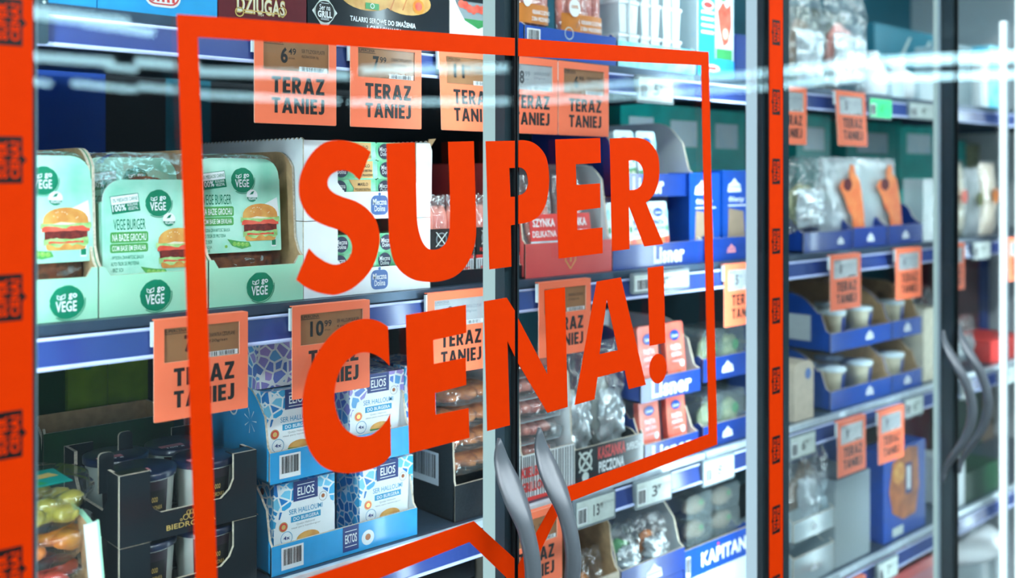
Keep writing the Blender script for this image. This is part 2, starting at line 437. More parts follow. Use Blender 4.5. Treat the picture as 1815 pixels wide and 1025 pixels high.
def tag(o, label=None, cat=None, group=None, kind=None):
    if label: o['label'] = label
    if cat: o['category'] = cat
    if group: o['group'] = group
    if kind: o['kind'] = kind
    return o
def thing(name, label, cat, loc=(0, 0, 0), rz=0.0, group=None):
    o = bpy.data.objects.new(name, None); COL.objects.link(o)
    o.empty_display_size = 0.03; o.location = loc; o.rotation_euler.z = rz
    return tag(o, label, cat, group)
def kids(o): return [c for c in bpy.data.objects if c.parent == o]
def dup(root, loc, label=None, rz=None, group=None):
    r = root.copy(); COL.objects.link(r); r.location = loc
    if rz is not None: r.rotation_euler.z = rz
    if label: r['label'] = label
    if group: r['group'] = group
    for ch in kids(root):
        c = ch.copy(); COL.objects.link(c); c.parent = r
        for g in kids(ch):
            d = g.copy(); COL.objects.link(d); d.parent = c
    return r
def rrect(x0, x1, z0, z1, r, n=5, corners='abcd'):
    """rounded rectangle; corners a=bottom-left b=bottom-right c=top-right d=top-left"""
    out = []
    for k, cx, cz, a in (('a', x0 + r, z0 + r, 180), ('b', x1 - r, z0 + r, 270), ('c', x1 - r, z1 - r, 0), ('d', x0 + r, z1 - r, 90)):
        if k in corners:
            out += [(cx + r * math.cos(math.radians(a + 90 * i / n)), cz + r * math.sin(math.radians(a + 90 * i / n))) for i in range(n + 1)]
        else:
            out.append(((x0, z0), (x1, z0), (x1, z1), (x0, z1))['abcd'.index(k)])
    return out

# ------------------------------------------------------------------ the store around (its ceiling lamps reflect in the doors)
RX0, RX1, RY0, RY1, RZ1 = -6.0, 18.0, -20.0, 3.0, 3.6
def struct(name, mb): return tag(mb.build(name), kind='structure')
struct('floor', MB().box(RX0, RX1, RY0, RY1, -0.1, 0, 'floor'))
struct('ceiling', MB().box(RX0, RX1, RY0, RY1, RZ1, RZ1 + .1, 'ceiling'))
struct('wall_left', MB().box(RX0 - .1, RX0, RY0, RY1, 0, RZ1, 'wall'))
struct('wall_right', MB().box(RX1, RX1 + .1, RY0, RY1, 0, RZ1, 'wall'))
struct('wall_back', MB().box(RX0, RX1, RY0 - .1, RY0, 0, RZ1, 'wall'))
struct('wall_front', MB().box(RX0, RX1, RY1, RY1 + .1, 0, RZ1, 'wall'))
def lamp(name, a, b, label, mat, w=.05, h=.05, group='store ceiling lamps'):
    """hanging tube lamp between two plan points (x, y, z)"""
    a, b = Vector(a), Vector(b); c = (a + b) / 2; d = b - a; L = d.length; rz = math.atan2(d.y, d.x)
    t = thing(name, label, 'lamp', (c.x, c.y, c.z), rz, group)
    MB().box(-L / 2, L / 2, -w / 2, w / 2, 0, h, mat).build('tube', t)
    MB().box(-L / 2, L / 2, -w / 2 - .004, w / 2 + .004, h, h + .03, 'grey_plastic').build('housing', t)
    for q in (-1, 1): MB().box(q * L / 4 - .01, q * L / 4 + .01, -.01, .01, h + .03, RZ1 - c.z, 'grey_plastic').build('hanger', t)
    return t
LAMP_Z = H + 1.70
def mirrored(px, py):
    """the ceiling-height point whose mirror image in the doors is seen at this pixel"""
    Z = F_PX * (LAMP_Z - H) / (HOR_Y - py); t = (px - 907.5) / F_PX
    return (Z * (t * SP + CP), 2 * GLASS - Z * (SP - t * CP), LAMP_Z)
for p, q, w in (((40, 30), (225, 52), .10), ((150, 46), (270, 64), .07), ((40, 106), (200, 117), .09), ((190, 122), (240, 128), .07), ((243, 116), (350, 126), .09),
                ((40, 148), (88, 153), .08), ((130, 152), (240, 164), .08), ((248, 158), (350, 168), .08), ((350, 133), (620, 140), .09), ((640, 130), (900, 126), .08),
                ((350, 172), (600, 184), .09), ((620, 186), (905, 184), .09), ((925, 166), (1330, 137), .07), ((925, 185), (1330, 160), .07),
                ((1345, 138), (1540, 118), .10), ((1345, 160), (1530, 140), .08), ((1545, 117), (1800, 107), .10), ((1550, 143), (1800, 137), .07)):
    lamp('store_lamp', mirrored(*p), mirrored(*q), 'long white tube lamp of the store mirrored in the fridge doors', 'store_lamp', w=w * 1.25, h=w * 1.25)
for k in range(3):  # unseen lamps, added to front-light the orange lettering
    lamp('fill_lamp', (-1.6 + 2.4 * k, -1.3, 3.3), (.4 + 2.4 * k, -1.3, 3.3), 'unseen tube lamp added over the aisle to light the door lettering', 'fill_lamp', w=.2, h=.06, group='added fill lamps')

# ------------------------------------------------------------------ the refrigerated cabinet
FX0, FX1, BACK, FTOP = -0.36, 3.36, 1.64, H + 0.66
UL, UM, UR, UM2, UR2 = 0.285, 0.873, 1.475, 2.09, 2.70
cab = thing('refrigerated_cabinet', 'tall refrigerated supermarket cabinet with glass doors and lit shelves', 'fridge', (1.5, 1.3, 0))
def part(name, mb_fn, parent):
    mb = MB(); L = parent.location; mb.T = Matrix.Translation(-Vector(L)); mb_fn(mb)
    return mb.build(name, parent)
part('base', lambda b: b.box(FX0, FX1, .95, BACK + .03, .0, .38, 'dark_frame'), cab)
part('top_panel', lambda b: b.box(FX0, FX1, .95, BACK + .03, FTOP, FTOP + .28, 'offwhite'), cab)
def backp(b):
    xs = [FX0, .40, .62, .72, .80, 1.5, 2.3, FX1]
    for i, m in enumerate(('back_dark', 'back_navy', 'back_dark', 'back_teal', 'back_dark', 'back_teal', 'back_teal')):
        b.box(xs[i], xs[i + 1], BACK, BACK + .03, .38, FTOP, m)
part('back_panel', backp, cab)
part('side_panel', lambda b: b.box(FX0 - .03, FX0, .94, BACK + .03, 0, FTOP + .28, 'offwhite'), cab)
part('side_panel', lambda b: b.box(FX1, FX1 + .03, .94, BACK + .03, 0, FTOP + .28, 'offwhite'), cab)
Z0D, Z1D = .40, FTOP - .01
def post(x0, x1, y0, y1, led=.010, glow=None, deep=False):
    def f(b):
        b.box(x0, x1, y0, y1, .38, FTOP, 'alu')
        b.box(x0 + .003, x1 - .003, y0 - .006, y0, .38, FTOP, 'dark_frame')
        for k in range(1): b.box(x0 - .0015, x0, y1 - .006, y1 - .003, .38, FTOP, 'grey_plastic')
    p = part('post', f, cab)
    def g(b): b.box(x0 + led, x1 - .002, y1 + .0005, y1 + .005, .45, FTOP - .04, 'led')
    part('light_strip', g, cab)
    if deep: part('light_strip', lambda b: b.box(x1 - .006, x1 - .001, y1 + .006, y1 + .026, .45, FTOP - .04, 'led'), cab)  # extra strip out of sight, added to light left faces of the goods
    if glow: part('glow_strip', lambda b: b.box(x0 - .003, x0 - .0005, y0 + .006, y1 - .001, .40, FTOP - .02, glow), cab)  # dim kind is added glow on plain posts, bright kind a lit diffuser
    return p
post(.262, .300, .953, .99, deep=True)
post(UM - .018, UM + .010, .953, .985, .012, 'post_glow')
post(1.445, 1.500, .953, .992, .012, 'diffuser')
post(UM2 - .008, UM2 + .020, .953, .968, .014, 'post_glow')
post(2.680, 2.735, .953, .99, .03)
# bright dotted light bars standing inside the last post
def ledbar(b):
    b.box(2.685, 2.715, 1.022, 1.036, .45, FTOP - .05, 'bar_led')
part('light_bar', ledbar, cab)
def ledbar2(b):
    b.box(2.676, 2.684, 1.054, 1.072, .45, H + .40, 'alu')
    z = .46
    while z < H + .40:
        b.box(2.6735, 2.676, 1.056, 1.070, z, z + .008, 'bar_led'); z += .0105
part('light_bar', ledbar2, cab)
part('light_strip', lambda b: b.box(FX0 + .05, FX1 - .05, 1.0, 1.03, FTOP - .02, FTOP - .004, 'top_fill'), cab)  # unseen strip below the top panel, added to light the goods from above

# shelves with price rails, one per bay
def shelf(x0, x1, z, label, depth=.5, white=False):
    t = thing('shelf', label, 'shelf', ((x0 + x1) / 2, 1.1, z - .018), 0, 'fridge shelves')
    w = (x1 - x0) / 2 - .002
    MB().box(-w, w, .004, depth, 0, .018, 'shelf').build('board', t)
    MB().box(-w, w, -.004, .004, .008, .019, 'shelf_white' if white else 'shelf').build('front_edge', t)
    r = MB(); r.T = Matrix.Translation((0, -.005, .008)) @ Matrix.Rotation(math.radians(-8), 4, 'X')
    r.box(-w, w, -.003, .001, -.034, -.004, 'rail')
    r.tube([(-w, -.003, -.004), (w, -.003, -.004)], .0020, 'rail_lip', 8)
    r.tube([(-w, -.004, -.034), (w, -.004, -.034)], .0024, 'rail_lip', 8)
    r.build('price_rail', t)
    for x in (-w + .03, w - .03): MB().box(x - .001, x + .001, .06, depth, -.02, 0, 'shelf').build('bracket', t)
    return t
for z, nm, wh in ((Z_TOP, 'top', False), (Z_MID, 'middle', False), (Z_LOW, 'third', True), (Z_BOT, 'bottom', True)):
    shelf(FX0 + .004, 1.472, z, f'{nm} shelf of the left bay with a violet blue price rail', white=wh)
    shelf(1.472, 2.70, z, f'{nm} shelf of the right bay behind the narrow orange strip', white=wh)
    shelf(2.70, FX1 - .004, z, f'{nm} shelf of the far bay at the bright light bars', white=wh)

# ------------------------------------------------------------------ doors with their handles and orange lettering
def door(x0, x1, label, lstrip, rstrip, hx=None, hz=None, frame_mat='dark_frame', rdepth=.0175):
    t = thing('fridge_door', label, 'fridge door', ((x0 + x1) / 2, GLASS, Z0D))
    part('glass_pane', lambda b: b.box(x0, x1, GLASS, GLASS + .006, Z0D, Z1D, 'glass'), t)
    def fr(b):
        b.box(x0, x0 + lstrip, GLASS + .0065, GLASS + .024, Z0D, Z1D, frame_mat)
        b.box(x1 - rstrip, x1, GLASS + .0065, GLASS + .0065 + rdepth, Z0D, Z1D, frame_mat)
        b.box(x0, x1, GLASS + .0065, GLASS + .024, Z0D, Z0D + .02, frame_mat)
        b.box(x0, x1, GLASS + .0065, GLASS + .024, Z1D - .02, Z1D, frame_mat)
        b.box(x0 - .0012, x0, GLASS, GLASS + .024, Z0D, Z1D, 'black_seal'); b.box(x1, x1 + .0012, GLASS, GLASS + .0065 + rdepth, Z0D, Z1D, 'black_seal')
    part('edge_frame', fr, t)
    if hx is not None:
        def hd(b):
            n = 40; Lh = .305; pts = []; rad = []
            vs = []; seg = 14
            for i in range(n + 1):
                s = i / n
                out = .050 * max(0, math.sin(math.pi * min(1, max(0, (s - .06) / .88)))) ** 1.35
                e = min(s, 1 - s)
                wd_ = .0175 * min(1, (e / .16)) ** .62 if e < .22 else .0175 - .0065 * (3 * min(1, (e - .22) / .12) ** 2 - 2 * min(1, (e - .22) / .12) ** 3)
                th = .0028 + .0062 * min(1, e / .3)
                wd_ = max(wd_, .0015)
                ux = hx + .004 * math.sin(math.pi * s)
                for k in range(seg):
                    a = 2 * math.pi * k / seg
                    vs.append((ux + wd_ * math.cos(a), GLASS - .0032 - th * .9 - out + th * math.sin(a), hz - Lh * s))
            fs = [[i * seg + k, i * seg + (k + 1) % seg, (i + 1) * seg + (k + 1) % seg, (i + 1) * seg + k] for i in range(n) for k in range(seg)]
            fs += [list(range(seg))[::-1], [n * seg + k for k in range(seg)]]
            b.add(vs, fs, 'handle', True)
        h = part('handle', hd, t)
        def plate(b):
            s = .62; out = .050 * math.sin(math.pi * (s - .04) / .92) ** 1.25
            b.box(hx + .0135, hx + .0155, GLASS - .018 - out, GLASS - .008 - out, hz - .305 * .62, hz - .305 * .49, 'olive_plate')
        M['olive_plate'] = pm('dull olive plate', (104, 110, 88), 0.5)
        mb = MB(); mb.T = Matrix.Translation(-Vector(t.location)); plate(mb); mb.build('grip_insert', h)
    return t
xL = U(59, GLASS); xMl = U(912.5, GLASS); xMr = U(917.5, GLASS); xR0 = U(1362, GLASS); xR1 = U(1389, GLASS)
d_left = door(xL, xMl, 'left glass door carrying the first half of the big orange lettering', .001, .011, U(879, GLASS), HT(879, 776, GLASS))
d_mid = door(xMr, xR0, 'glass door right of the centre seam with the end of the orange lettering', .0085, .0065, U(950, GLASS), HT(950, 757, GLASS), rdepth=.004)
d_r1 = door(xR1, UM2 - .0015, 'clear glass door directly right of the narrow orange strip', .026, .012, U(1667, GLASS), HT(1667, 585, GLASS))
d_r2 = door(UM2 + .0015, 2.695, 'farthest clear glass door before the bright light bars', .005, .016, U(1696, GLASS), HT(1696, 575, GLASS))

def G(pts): return [(U(x, GLASS), HT(x, y, GLASS)) for x, y in pts]
def cr(ox, oy, pts): return [(ox + x * .264463, oy + y * .264463) for x, y in pts]
def smooth_poly(pts, sharp=(), n=6):
    """closed Catmull-Rom through the points; indices in `sharp` stay corners"""
    out = []; k = len(pts)
    for i in range(k):
        p0, p1, p2, p3 = pts[i - 1], pts[i], pts[(i + 1) % k], pts[(i + 2) % k]
        if i in sharp: p0 = p1
        if (i + 1) % k in sharp: p3 = p2
        if i in sharp and (i + 1) % k in sharp: out.append(p1); continue
        for j in range(n):
            t = j / n
            out.append(tuple(.5 * (2 * p1[c] + (p2[c] - p0[c]) * t + (2 * p0[c] - 5 * p1[c] + 4 * p2[c] - p3[c]) * t * t + (3 * p1[c] - p0[c] - 3 * p2[c] + p3[c]) * t ** 3) for c in (0, 1)))
    return out
def decal(parent_door, sheet, name, pts, holes=()):
    b = MB(); b.T = Matrix.Translation(-Vector(parent_door.location))
    b.prism(G(pts), GLASS - .0006, GLASS - .00005, 'orange', [G(h) for h in holes])
    return b.build(name, sheet)
frame_l = decal(d_left, d_left, 'orange_sticker', [(313, 25), (912, 67.5), (912, 99), (350.5, 66), (386.5, 1079), (839.5, 924), (911.5, 990), (911.5, 1038), (895, 1022), (831.5, 961), (351, 1155)])
frame_r = decal(d_mid, d_mid, 'orange_sticker', [(918, 67.8), (1255.6, 92), (1271, 788), (997.7, 894), (979, 932), (941, 1010), (918, 1057), (918, 1002), (937, 968), (974, 902), (993, 868), (1255.6, 769.5), (1242.3, 116), (918, 99.5)])
S_PTS = [(818, 150), (745, 338), (700, 295), (645, 273), (590, 280), (548, 308), (531, 350), (540, 392), (578, 427), (640, 453), (720, 480), (790, 525), (845, 590), (872, 665), (880, 745), (862, 840), (828, 925), (772, 1000), (690, 1068), (600, 1104), (540, 1106), (450, 1086), (380, 1052), (320, 1007), (405, 795), (455, 845), (520, 887), (580, 904), (640, 890), (680, 850), (694, 800), (688, 752), (660, 708), (610, 675), (530, 648), (450, 612), (390, 560), (350, 480), (338, 400), (345, 320), (372, 245), (420, 163), (490, 98), (560, 73), (640, 73), (710, 87), (770, 115)]
decal(d_left, frame_l, 'letter', smooth_poly(cr(440, 230, S_PTS), sharp=(0, 1, 23, 24)))
U_PTS = [(925, 92), (1115, 85), (1125, 430), (1130, 600), (1145, 692), (1170, 758), (1203, 796), (1245, 805), (1290, 792), (1325, 755), (1345, 700), (1350, 620), (1350, 430), (1338, 82), (1510, 77), (1525, 620), (1518, 750), (1490, 850), (1450, 922), (1395, 975), (1330, 1005), (1250, 1020), (1165, 1018), (1090, 998), (1022, 950), (975, 880), (950, 780), (940, 650)]
decal(d_left, frame_l, 'letter', smooth_poly(cr(440, 230, U_PTS), sharp=(0, 1, 13, 14)))
decal(d_left, frame_l, 'letter', cr(440, 230, [(1590, 77), (1785, 74), (1785, 256), (1748, 257), (1755, 450), (1785, 449), (1785, 636), (1758, 641), (1762, 918), (1615, 937)]))
PR = [(145, 72), (185, 71), (240, 85), (290, 122), (330, 182), (348, 270), (350, 370), (340, 450), (320, 520), (282, 578), (235, 610), (185, 626), (145, 632), (145, 440), (175, 430), (198, 405), (210, 362), (205, 310), (190, 275), (168, 257), (145, 253)]
decal(d_mid, frame_r, 'letter', smooth_poly(cr(880, 230, PR), sharp=(0, 12, 13, 20)))
decal(d_mid, frame_r, 'letter', cr(880, 230, [(392, 65), (693, 55), (697, 222), (530, 232), (533, 370), (692, 360), (695, 523), (537, 543), (540, 673), (708, 655), (710, 828), (415, 865)]))
R_PTS = [(758, 58), (900, 52), (960, 56), (1012, 77), (1055, 120), (1082, 180), (1090, 260), (1085, 340), (1065, 410), (1037, 455), (1000, 488), (1117, 767), (990, 783), (885, 510), (890, 800), (773, 815)]
R_HOLE = [(885, 208), (920, 206), (955, 222), (978, 260), (985, 310), (976, 355), (955, 387), (925, 402), (890, 405)]
decal(d_mid, frame_r, 'letter', smooth_poly(cr(880, 230, R_PTS), sharp=(0, 1, 10, 11, 12, 13, 14, 15)), [smooth_poly(cr(880, 230, R_HOLE), sharp=(0, 8))])
C_PTS = [(935, 300), (880, 266), (820, 249), (750, 250), (670, 276), (590, 325), (520, 395), (460, 482), (410, 582), (378, 690), (363, 800), (364, 920), (376, 1024), (396, 1096), (430, 1164), (480, 1224), (540, 1260), (610, 1278), (700, 1281), (790, 1263), (862, 1238), (915, 1204), (955, 1160), (950, 885), (925, 932), (882, 982), (835, 1018), (790, 1034), (740, 1036), (690, 1015), (640, 974), (600, 900), (578, 810), (579, 720), (600, 625), (640, 550), (690, 502), (750, 475), (815, 475), (870, 498), (915, 530), (945, 562)]
decal(d_left, frame_l, 'letter', smooth_poly(cr(440, 500, C_PTS), sharp=(0, 22, 23, 41)))
decal(d_left, frame_l, 'letter', cr(440, 500, [(1055, 222), (1457, 153), (1460, 340), (1238, 390), (1242, 550), (1455, 508), (1460, 690), (1252, 745), (1255, 890), (1475, 845), (1480, 1044), (1078, 1150)]))
decal(d_left, frame_l, 'letter', cr(440, 500, [(1578, 130), (1730, 105), (1785, 192), (1785, 500), (1735, 395), (1752, 960), (1600, 1000)]))
decal(d_mid, frame_r, 'letter', cr(880, 480, [(143, 318), (340, 695), (320, 133), (457, 110), (475, 913), (340, 953), (143, 620)]))
decal(d_mid, frame_r, 'letter', cr(880, 480, [(670, 73), (832, 45), (1000, 765), (885, 795), (858, 668), (675, 715), (655, 862), (522, 900)]), [cr(880, 480, [(738, 190), (812, 533), (688, 560)])])
decal(d_mid, frame_r, 'letter', cr(880, 480, [(1012, -20), (1118, -33), (1130, 483), (1025, 505)]))
decal(d_mid, frame_r, 'letter', cr(880, 480, [(1081 + 58 * math.cos(a * math.pi / 20), 656 + 100 * math.sin(a * math.pi / 20) - 6 * math.cos(a * math.pi / 20)) for a in range(40)]))
# orange strips on the posts with their small black tags
def strip(x0, x1, y0, label, tail, ys, px):
    t = thing('orange_strip', label, 'sticker strip', ((x0 + x1) / 2, GLASS, Z0D))
    part('strip', lambda b: b.box(x0, x1, GLASS - .0006, GLASS + .0008, Z0D, Z1D, 'orange'), t)
    part('backing', lambda b: b.box(x0 + .0008, x1 - .0008, GLASS + .0009, GLASS + .0235, Z0D, Z1D, 'dark_frame'), t)
    w = x1 - x0
    for i, (ya, yb) in enumerate(ys):
        za, zb = HT(px, ya, GLASS), HT(px, yb, GLASS)
        def f(b):
            c0, c1 = x0 + w * .20, x0 + w * (.78)
            yy = GLASS - .0009
            b.rect(c0, c1, zb, za, yy, 'black_vinyl')
            zm = (za + zb) / 2
            if tail < 0: b.poly([(c0, zm + .004), (c0 - w * .07, zm), (c0, zm - .004)], yy, 'black_vinyl'); b.poly([(c0, zm + .004), (c0 - w * .07, zm), (c0, zm - .004)][::-1], yy, 'black_vinyl')
            else: b.poly([(c1, zm - .004), (c1 + w * .09, zm), (c1, zm + .004)], yy, 'black_vinyl')
            hh = (za - zb) * .80; cx = (c0 + c1) / 2; cw = (c1 - c0)
            rot = -math.pi / 2 if tail < 0 else math.pi / 2
            d = 1 if tail < 0 else -1
            for s_, off in (('SUPER', .21 * d), ('CENA!', -.21 * d)):
                b.text(s_, cx + off * cw * 1.08 - hh / 2, cx + off * cw * 1.08 + hh / 2, zm - cw * .185, zm + cw * .185, yy - .0002, 'orange', .05, rot)
        part('black_tag', f, t)
    return t
pw = U(1387, GLASS) - U(1363.5, GLASS)
strip(U(1363.5, GLASS), U(1387, GLASS), 0, 'narrow orange strip with small black tags between two fridge doors', -1, [(-88, -44), (35.7, 80), (158.5, 203.5), (281.5, 326.5), (405, 450), (528, 573.5), (651, 698), (773, 821.5), (896.5, 945.5), (1020, 1069)], 1375)
strip(U(58, GLASS) - pw, U(57.5, GLASS), 0, 'wide blurred orange strip with black tags at the left picture edge', 1, [(0 - 243, 82 - 243), (-2, 81), (242, 325), (486, 569), (728, 812), (970, 1055)], 22)

# ================================================================== goods
def span(p0, p1, n): return (U(p0, n) + U(p1, n)) / 2, U(p1, n) - U(p0, n)
SIDE = lambda x: Matrix.Translation((x, 0, 0)) @ Matrix.Rotation(math.pi / 2, 4, 'Z')   # (a, b, z) -> (x - b, a, z): for left/right faces
LEFTF = lambda x, d: Matrix.Translation((x, d, 0)) @ Matrix.Rotation(-math.pi / 2, 4, 'Z')  # prints on a left side face, reading from the back to the front

def open_tray(mb, w, d, hf, hs, mat, inner='edge_card', t=.003, rise=.03, slope=.25, back=None, front_pts=None, edge='edge_card', rnd=.012):
    """shelf-ready carton: bottom, back, two side walls that drop towards a low front"""
    x0, x1 = -w / 2, w / 2
    mb.box(x0, x1, 0, d, 0, t, mat)
    hb = back or hs
    mb.box(x0, x1, d - t, d, t, hb, inner)
    prof = [(0, 0), (d, 0), (d, hs), (rise + rnd * 2, hs)]
    for k in range(1, 5):
        a = k / 5; prof.append((rise + rnd * 2 - rnd * 2 * a ** .8, hs - rnd * a ** 2))
    prof += [(rise, hs - rnd), (rise * .75, hs * (1 - slope) * .6 + hf * .4), (rise * .35, hf + .006), (0, hf)]
    for x, o in ((x0, -1), (x1, 1)):
        mb.T, keep = mb.T @ SIDE(x), mb.T
        if o < 0:
            mb.prism(prof, -t * .5, 0, mat, edge=edge); mb.prism(prof, -t, -t * .5, inner, edge=edge)
        else:
            mb.prism(prof, 0, t * .5, inner if False else mat, edge=edge); mb.prism(prof, t * .5, t, inner, edge=edge)
        mb.T = keep
    fp = front_pts or [(x0, 0), (x1, 0), (x1, hf), (x0, hf)]
    mb.prism(fp, -.0005, t * .5, mat, edge=edge); mb.prism(fp, t * .5, t, inner, edge=edge)
    return mb

# ---- orange price tags and pale shelf labels
def price_tag(px, n, z, price, cents, label, name_lines=('GRAMATKA CZOLPLANE', '220g/szt'), tilt=0.0, lean=0.0, screen='screen', w=.1125, h=.1125, u=None):
    x = U(px, n) + w / 2 if u is None else u
    t = thing('price_tag', label, 'price tag', (x, n, z), tilt, 'orange price tags')
    t.rotation_euler.x = lean
    X = lambda f: -w / 2 + f * w
    Y = lambda f: -f * h
    c = MB()
    hole = [(X(.105), Y(.43)), (X(.905), Y(.43)), (X(.905), Y(.095)), (X(.105), Y(.095))]
    c.prism(rrect(X(0), X(1), Y(1), 0, .0015, 3), -.0012, 0, 'tag', [hole], edge='tag_edge')
    c.box(X(.02), X(.98), 0, .009, -.0012, 0.0, 'tag')
    c.block('TERAZ', X(.20), X(.845), Y(.672), Y(.495), -.0015, 'ink')
    c.block('TANIEJ', X(.20), X(.845), Y(.885), Y(.72), -.0015, 'ink')
    c.build('card', t)
    s = MB()
    s.box(X(.07), X(.94), .0004, .006, Y(.46), Y(.07), screen)
    f = 'ink' if screen == 'screen' else 'grey_plastic'
    yy = 0.0002
    s.text('SUPERCENA', X(.11), X(.34), Y(.142), Y(.11), yy, f, .01)
    s.rect(X(.11), X(.35), Y(.156), Y(.150), yy, f)
    wp = .085 * len(price)
    s.text(price, X(.40 - wp), X(.40), Y(.35), Y(.18), yy, 'ink' if screen == 'screen' else 'ink_grey', .035)
    s.text(cents, X(.41), X(.50), Y(.255), Y(.185), yy, f, .012)
    s.text('zl/szt.', X(.41), X(.49), Y(.30), Y(.28), yy, f)
    s.text(name_lines[0], X(.57), X(.86), Y(.225), Y(.185), yy, f)
    s.text(name_lines[1], X(.57), X(.78), Y(.285), Y(.25), yy, f)
    s.barcode(X(.54), X(.89), Y(.425), Y(.375), yy, False, seed=int(px))
    s.build('display', t)
    k = MB(); k.box(X(-.02), X(0.02), -.0005, .004, Y(.26), Y(.02), 'offwhite'); k.build('clip', t)
    return t
ZT, ZM_, ZL, ZB = Z_TOP - .003, Z_MID - .003, Z_LOW - .003, Z_BOT - .003
TN = 1.083
price_tag(450, TN, ZT, '6', '49', 'orange price tag showing 6 49, leftmost under the top shelf', ('SER TYLZYCKI PLASTR', 'MLECZNA DOLINA 150g'))
price_tag(620, TN, ZT, '7', '99', 'orange price tag showing 7 99 under the black grill cheese carton', ('CHARAKT MYDLANY BIO', 'CENA ZA SZT 200g'))
price_tag(777, TN, ZT, '11', '99', 'orange price tag showing 11 under the top shelf, partly behind the door seam', lean=math.radians(-3))
price_tag(889, TN, ZT, '8', '99', 'orange price tag cut off by the door seam under the sausage packs', screen='screen_grey')
price_tag(989, TN, ZT, '6', '99', 'orange price tag right of the door seam, under the top shelf, showing 6', ('KIELBASKI Z SZYNKI', 'CENA ZA SZT 180g'))
price_tag(272, TN, ZM_, '7', '99', 'orange price tag under the mint burger cartons, lowest left')
price_tag(517, TN, ZM_, '10', '99', 'orange price tag showing 10 99 above the blue mosaic cheese boxes', ('SER HALLOUMI BURGER', '4 szt 200g'))
price_tag(757, TN, ZM_, '9', '49', 'orange price tag under the middle shelf, seen through the middle orange letter E', screen='screen_grey')
price_tag(954, TN, ZM_, '12', '99', 'orange price tag beneath the salmon red display carton')
price_tag(1283, TN, ZM_, '5', '99', 'orange price tag half hidden by the pale post beside the narrow orange strip', screen='screen_grey')
price_tag(1372, TN, ZT, '4', '99', 'orange price tag sliver at the dark edge of the second orange strip', screen='screen_grey')
price_tag(1480, TN - .015, ZT, '5', '49', 'orange price tag beside the green glowing shelf label', lean=math.radians(-3), screen='screen_grey', w=.118)
price_tag(1471, TN - .015, ZM_, '8', '99', 'orange price tag under the bags with orange pictures, left of two', screen='screen_grey', w=.12)
price_tag(1587, TN - .015, ZM_, '6', '99', 'orange price tag under the bags with orange pictures, right of two', screen='screen_grey', w=.12)
price_tag(1672, TN - .015, ZM_, '7', '49', 'orange price tag just right of the second pair of handles', screen='screen_grey')
price_tag(1786, TN - .015, ZM_, '7', '49', 'orange price tag at the right picture edge by the light bars', screen='screen_grey')
price_tag(1484, TN - .02, ZL, '9', '99', 'orange price tag under the two tier navy cup display, left one', screen='screen_grey')
price_tag(1556, TN - .03, ZL, '9', '49', 'orange price tag under the two tier navy cup display, right one', screen='screen_grey')
price_tag(1484, TN - .02, ZB, '9', '99', 'orange price tag cut by the bottom picture edge behind the right door', screen='screen_grey')
price_tag(499, TN, ZL, '8', '99', 'orange price tag under the blue cheese display at the bottom of the picture')
price_tag(898, TN, ZL, '15', '99', 'orange price tag half hidden behind the two nearest door handles')

def shelf_label(px0, px1, n, z, label, screen='label_grey', txt='13', h=.046, drop=.0, frame='grey_plastic'):
    x, w = span(px0, px1, n)
    t = thing('shelf_label', label, 'shelf label', (x, n, z - drop), 0, 'pale shelf labels')
    MB().prism(rrect(-w / 2, w / 2, -h, 0, .003, 3), 0, .006, frame).build('housing', t)
    s = MB(); s.box(-w / 2 + .004, w / 2 - .004, -.0008, .002, -h + .004, -.004, screen)
    s.text(txt, -.006, .008, -h * .7, -h * .3, -.0011, 'ink_grey', .02)
    s.text('99', .009, .016, -h * .5, -h * .3, -.0011, 'ink_grey', .01)
    s.text('PASTA Z TUNCZYKA', w * .12, w * .45, -h * .38, -h * .3, -.0011, 'grey_plastic')
    s.barcode(-w * .45, -w * .22, -h * .85, -h * .3, -.0011, False)
    s.build('display', t)
    return t
shelf_label(1019, 1091, TN, ZL - .004, 'pale shelf label above the plain card box, leftmost under the third shelf', txt='13')
shelf_label(1126, 1191, TN, ZL - .004, 'pale shelf label under the third shelf, middle one of three', txt='3')
shelf_label(1246, 1302, TN, ZL - .004, 'pale shelf label under the third shelf nearest the pale post', txt='8')
shelf_label(1121, 1222, TN, ZM_, 'wide pale shelf label beneath the navy sachet display on the middle shelf', txt='3', h=.034)
shelf_label(1129, 1194, TN, ZT - .008, 'pale shelf label under the cyan tray of white cups', txt='5')
shelf_label(1541, 1581, TN, ZT - .004, 'green glowing shelf label under the right top shelf', screen='green_screen', txt='A')
shelf_label(1612, 1658, TN, ZT - .004, 'pale shelf label right of the green glowing one', txt='4', h=.04)
shelf_label(1400, 1446, TN - .02, ZL, 'pale shelf label beside the beige rounded carton', txt='6')
shelf_label(1604, 1637, TN, ZL - .004, 'pale shelf label right of the two orange tags on the third shelf', txt='6')
shelf_label(1555, 1592, TN - .01, ZB, 'pale shelf label on the bottom right shelf', txt='7')
shelf_label(1725, 1756, TN, ZM_ - .004, 'pale shelf label left of the bright light bars on the middle shelf', txt='7')
shelf_label(1771, 1800, TN, ZL - .004, 'pale shelf label beside the bright light bars on the third shelf', txt='7')
shelf_label(1703, 1722, TN, ZL - .004, 'small pale shelf label behind the second pair of handles', txt='7')
x, w = span(50, 86, TN - .01)
t = thing('shelf_label', 'dark green shelf label with a yellow edge at the top left', 'shelf label', (x, TN - .01, ZT + .006), 0, 'pale shelf labels')
b = MB(); b.prism(rrect(-w / 2, w / 2, -.048, 0, .002, 3), 0, .006, 'slate_green' if False else 'dark_frame'); b.disc(w * .28, -.006, .0014, -.0004, 'label_grey', n=10); b.build('housing', t)
b = MB(); b.box(-w * .5, -w * .12, -.0008, 0, -.034, -.007, 'yellow'); b.box(-w * .5, -w * .12, -.0008, 0, -.040, -.035, 'white'); b.build('insert', t)

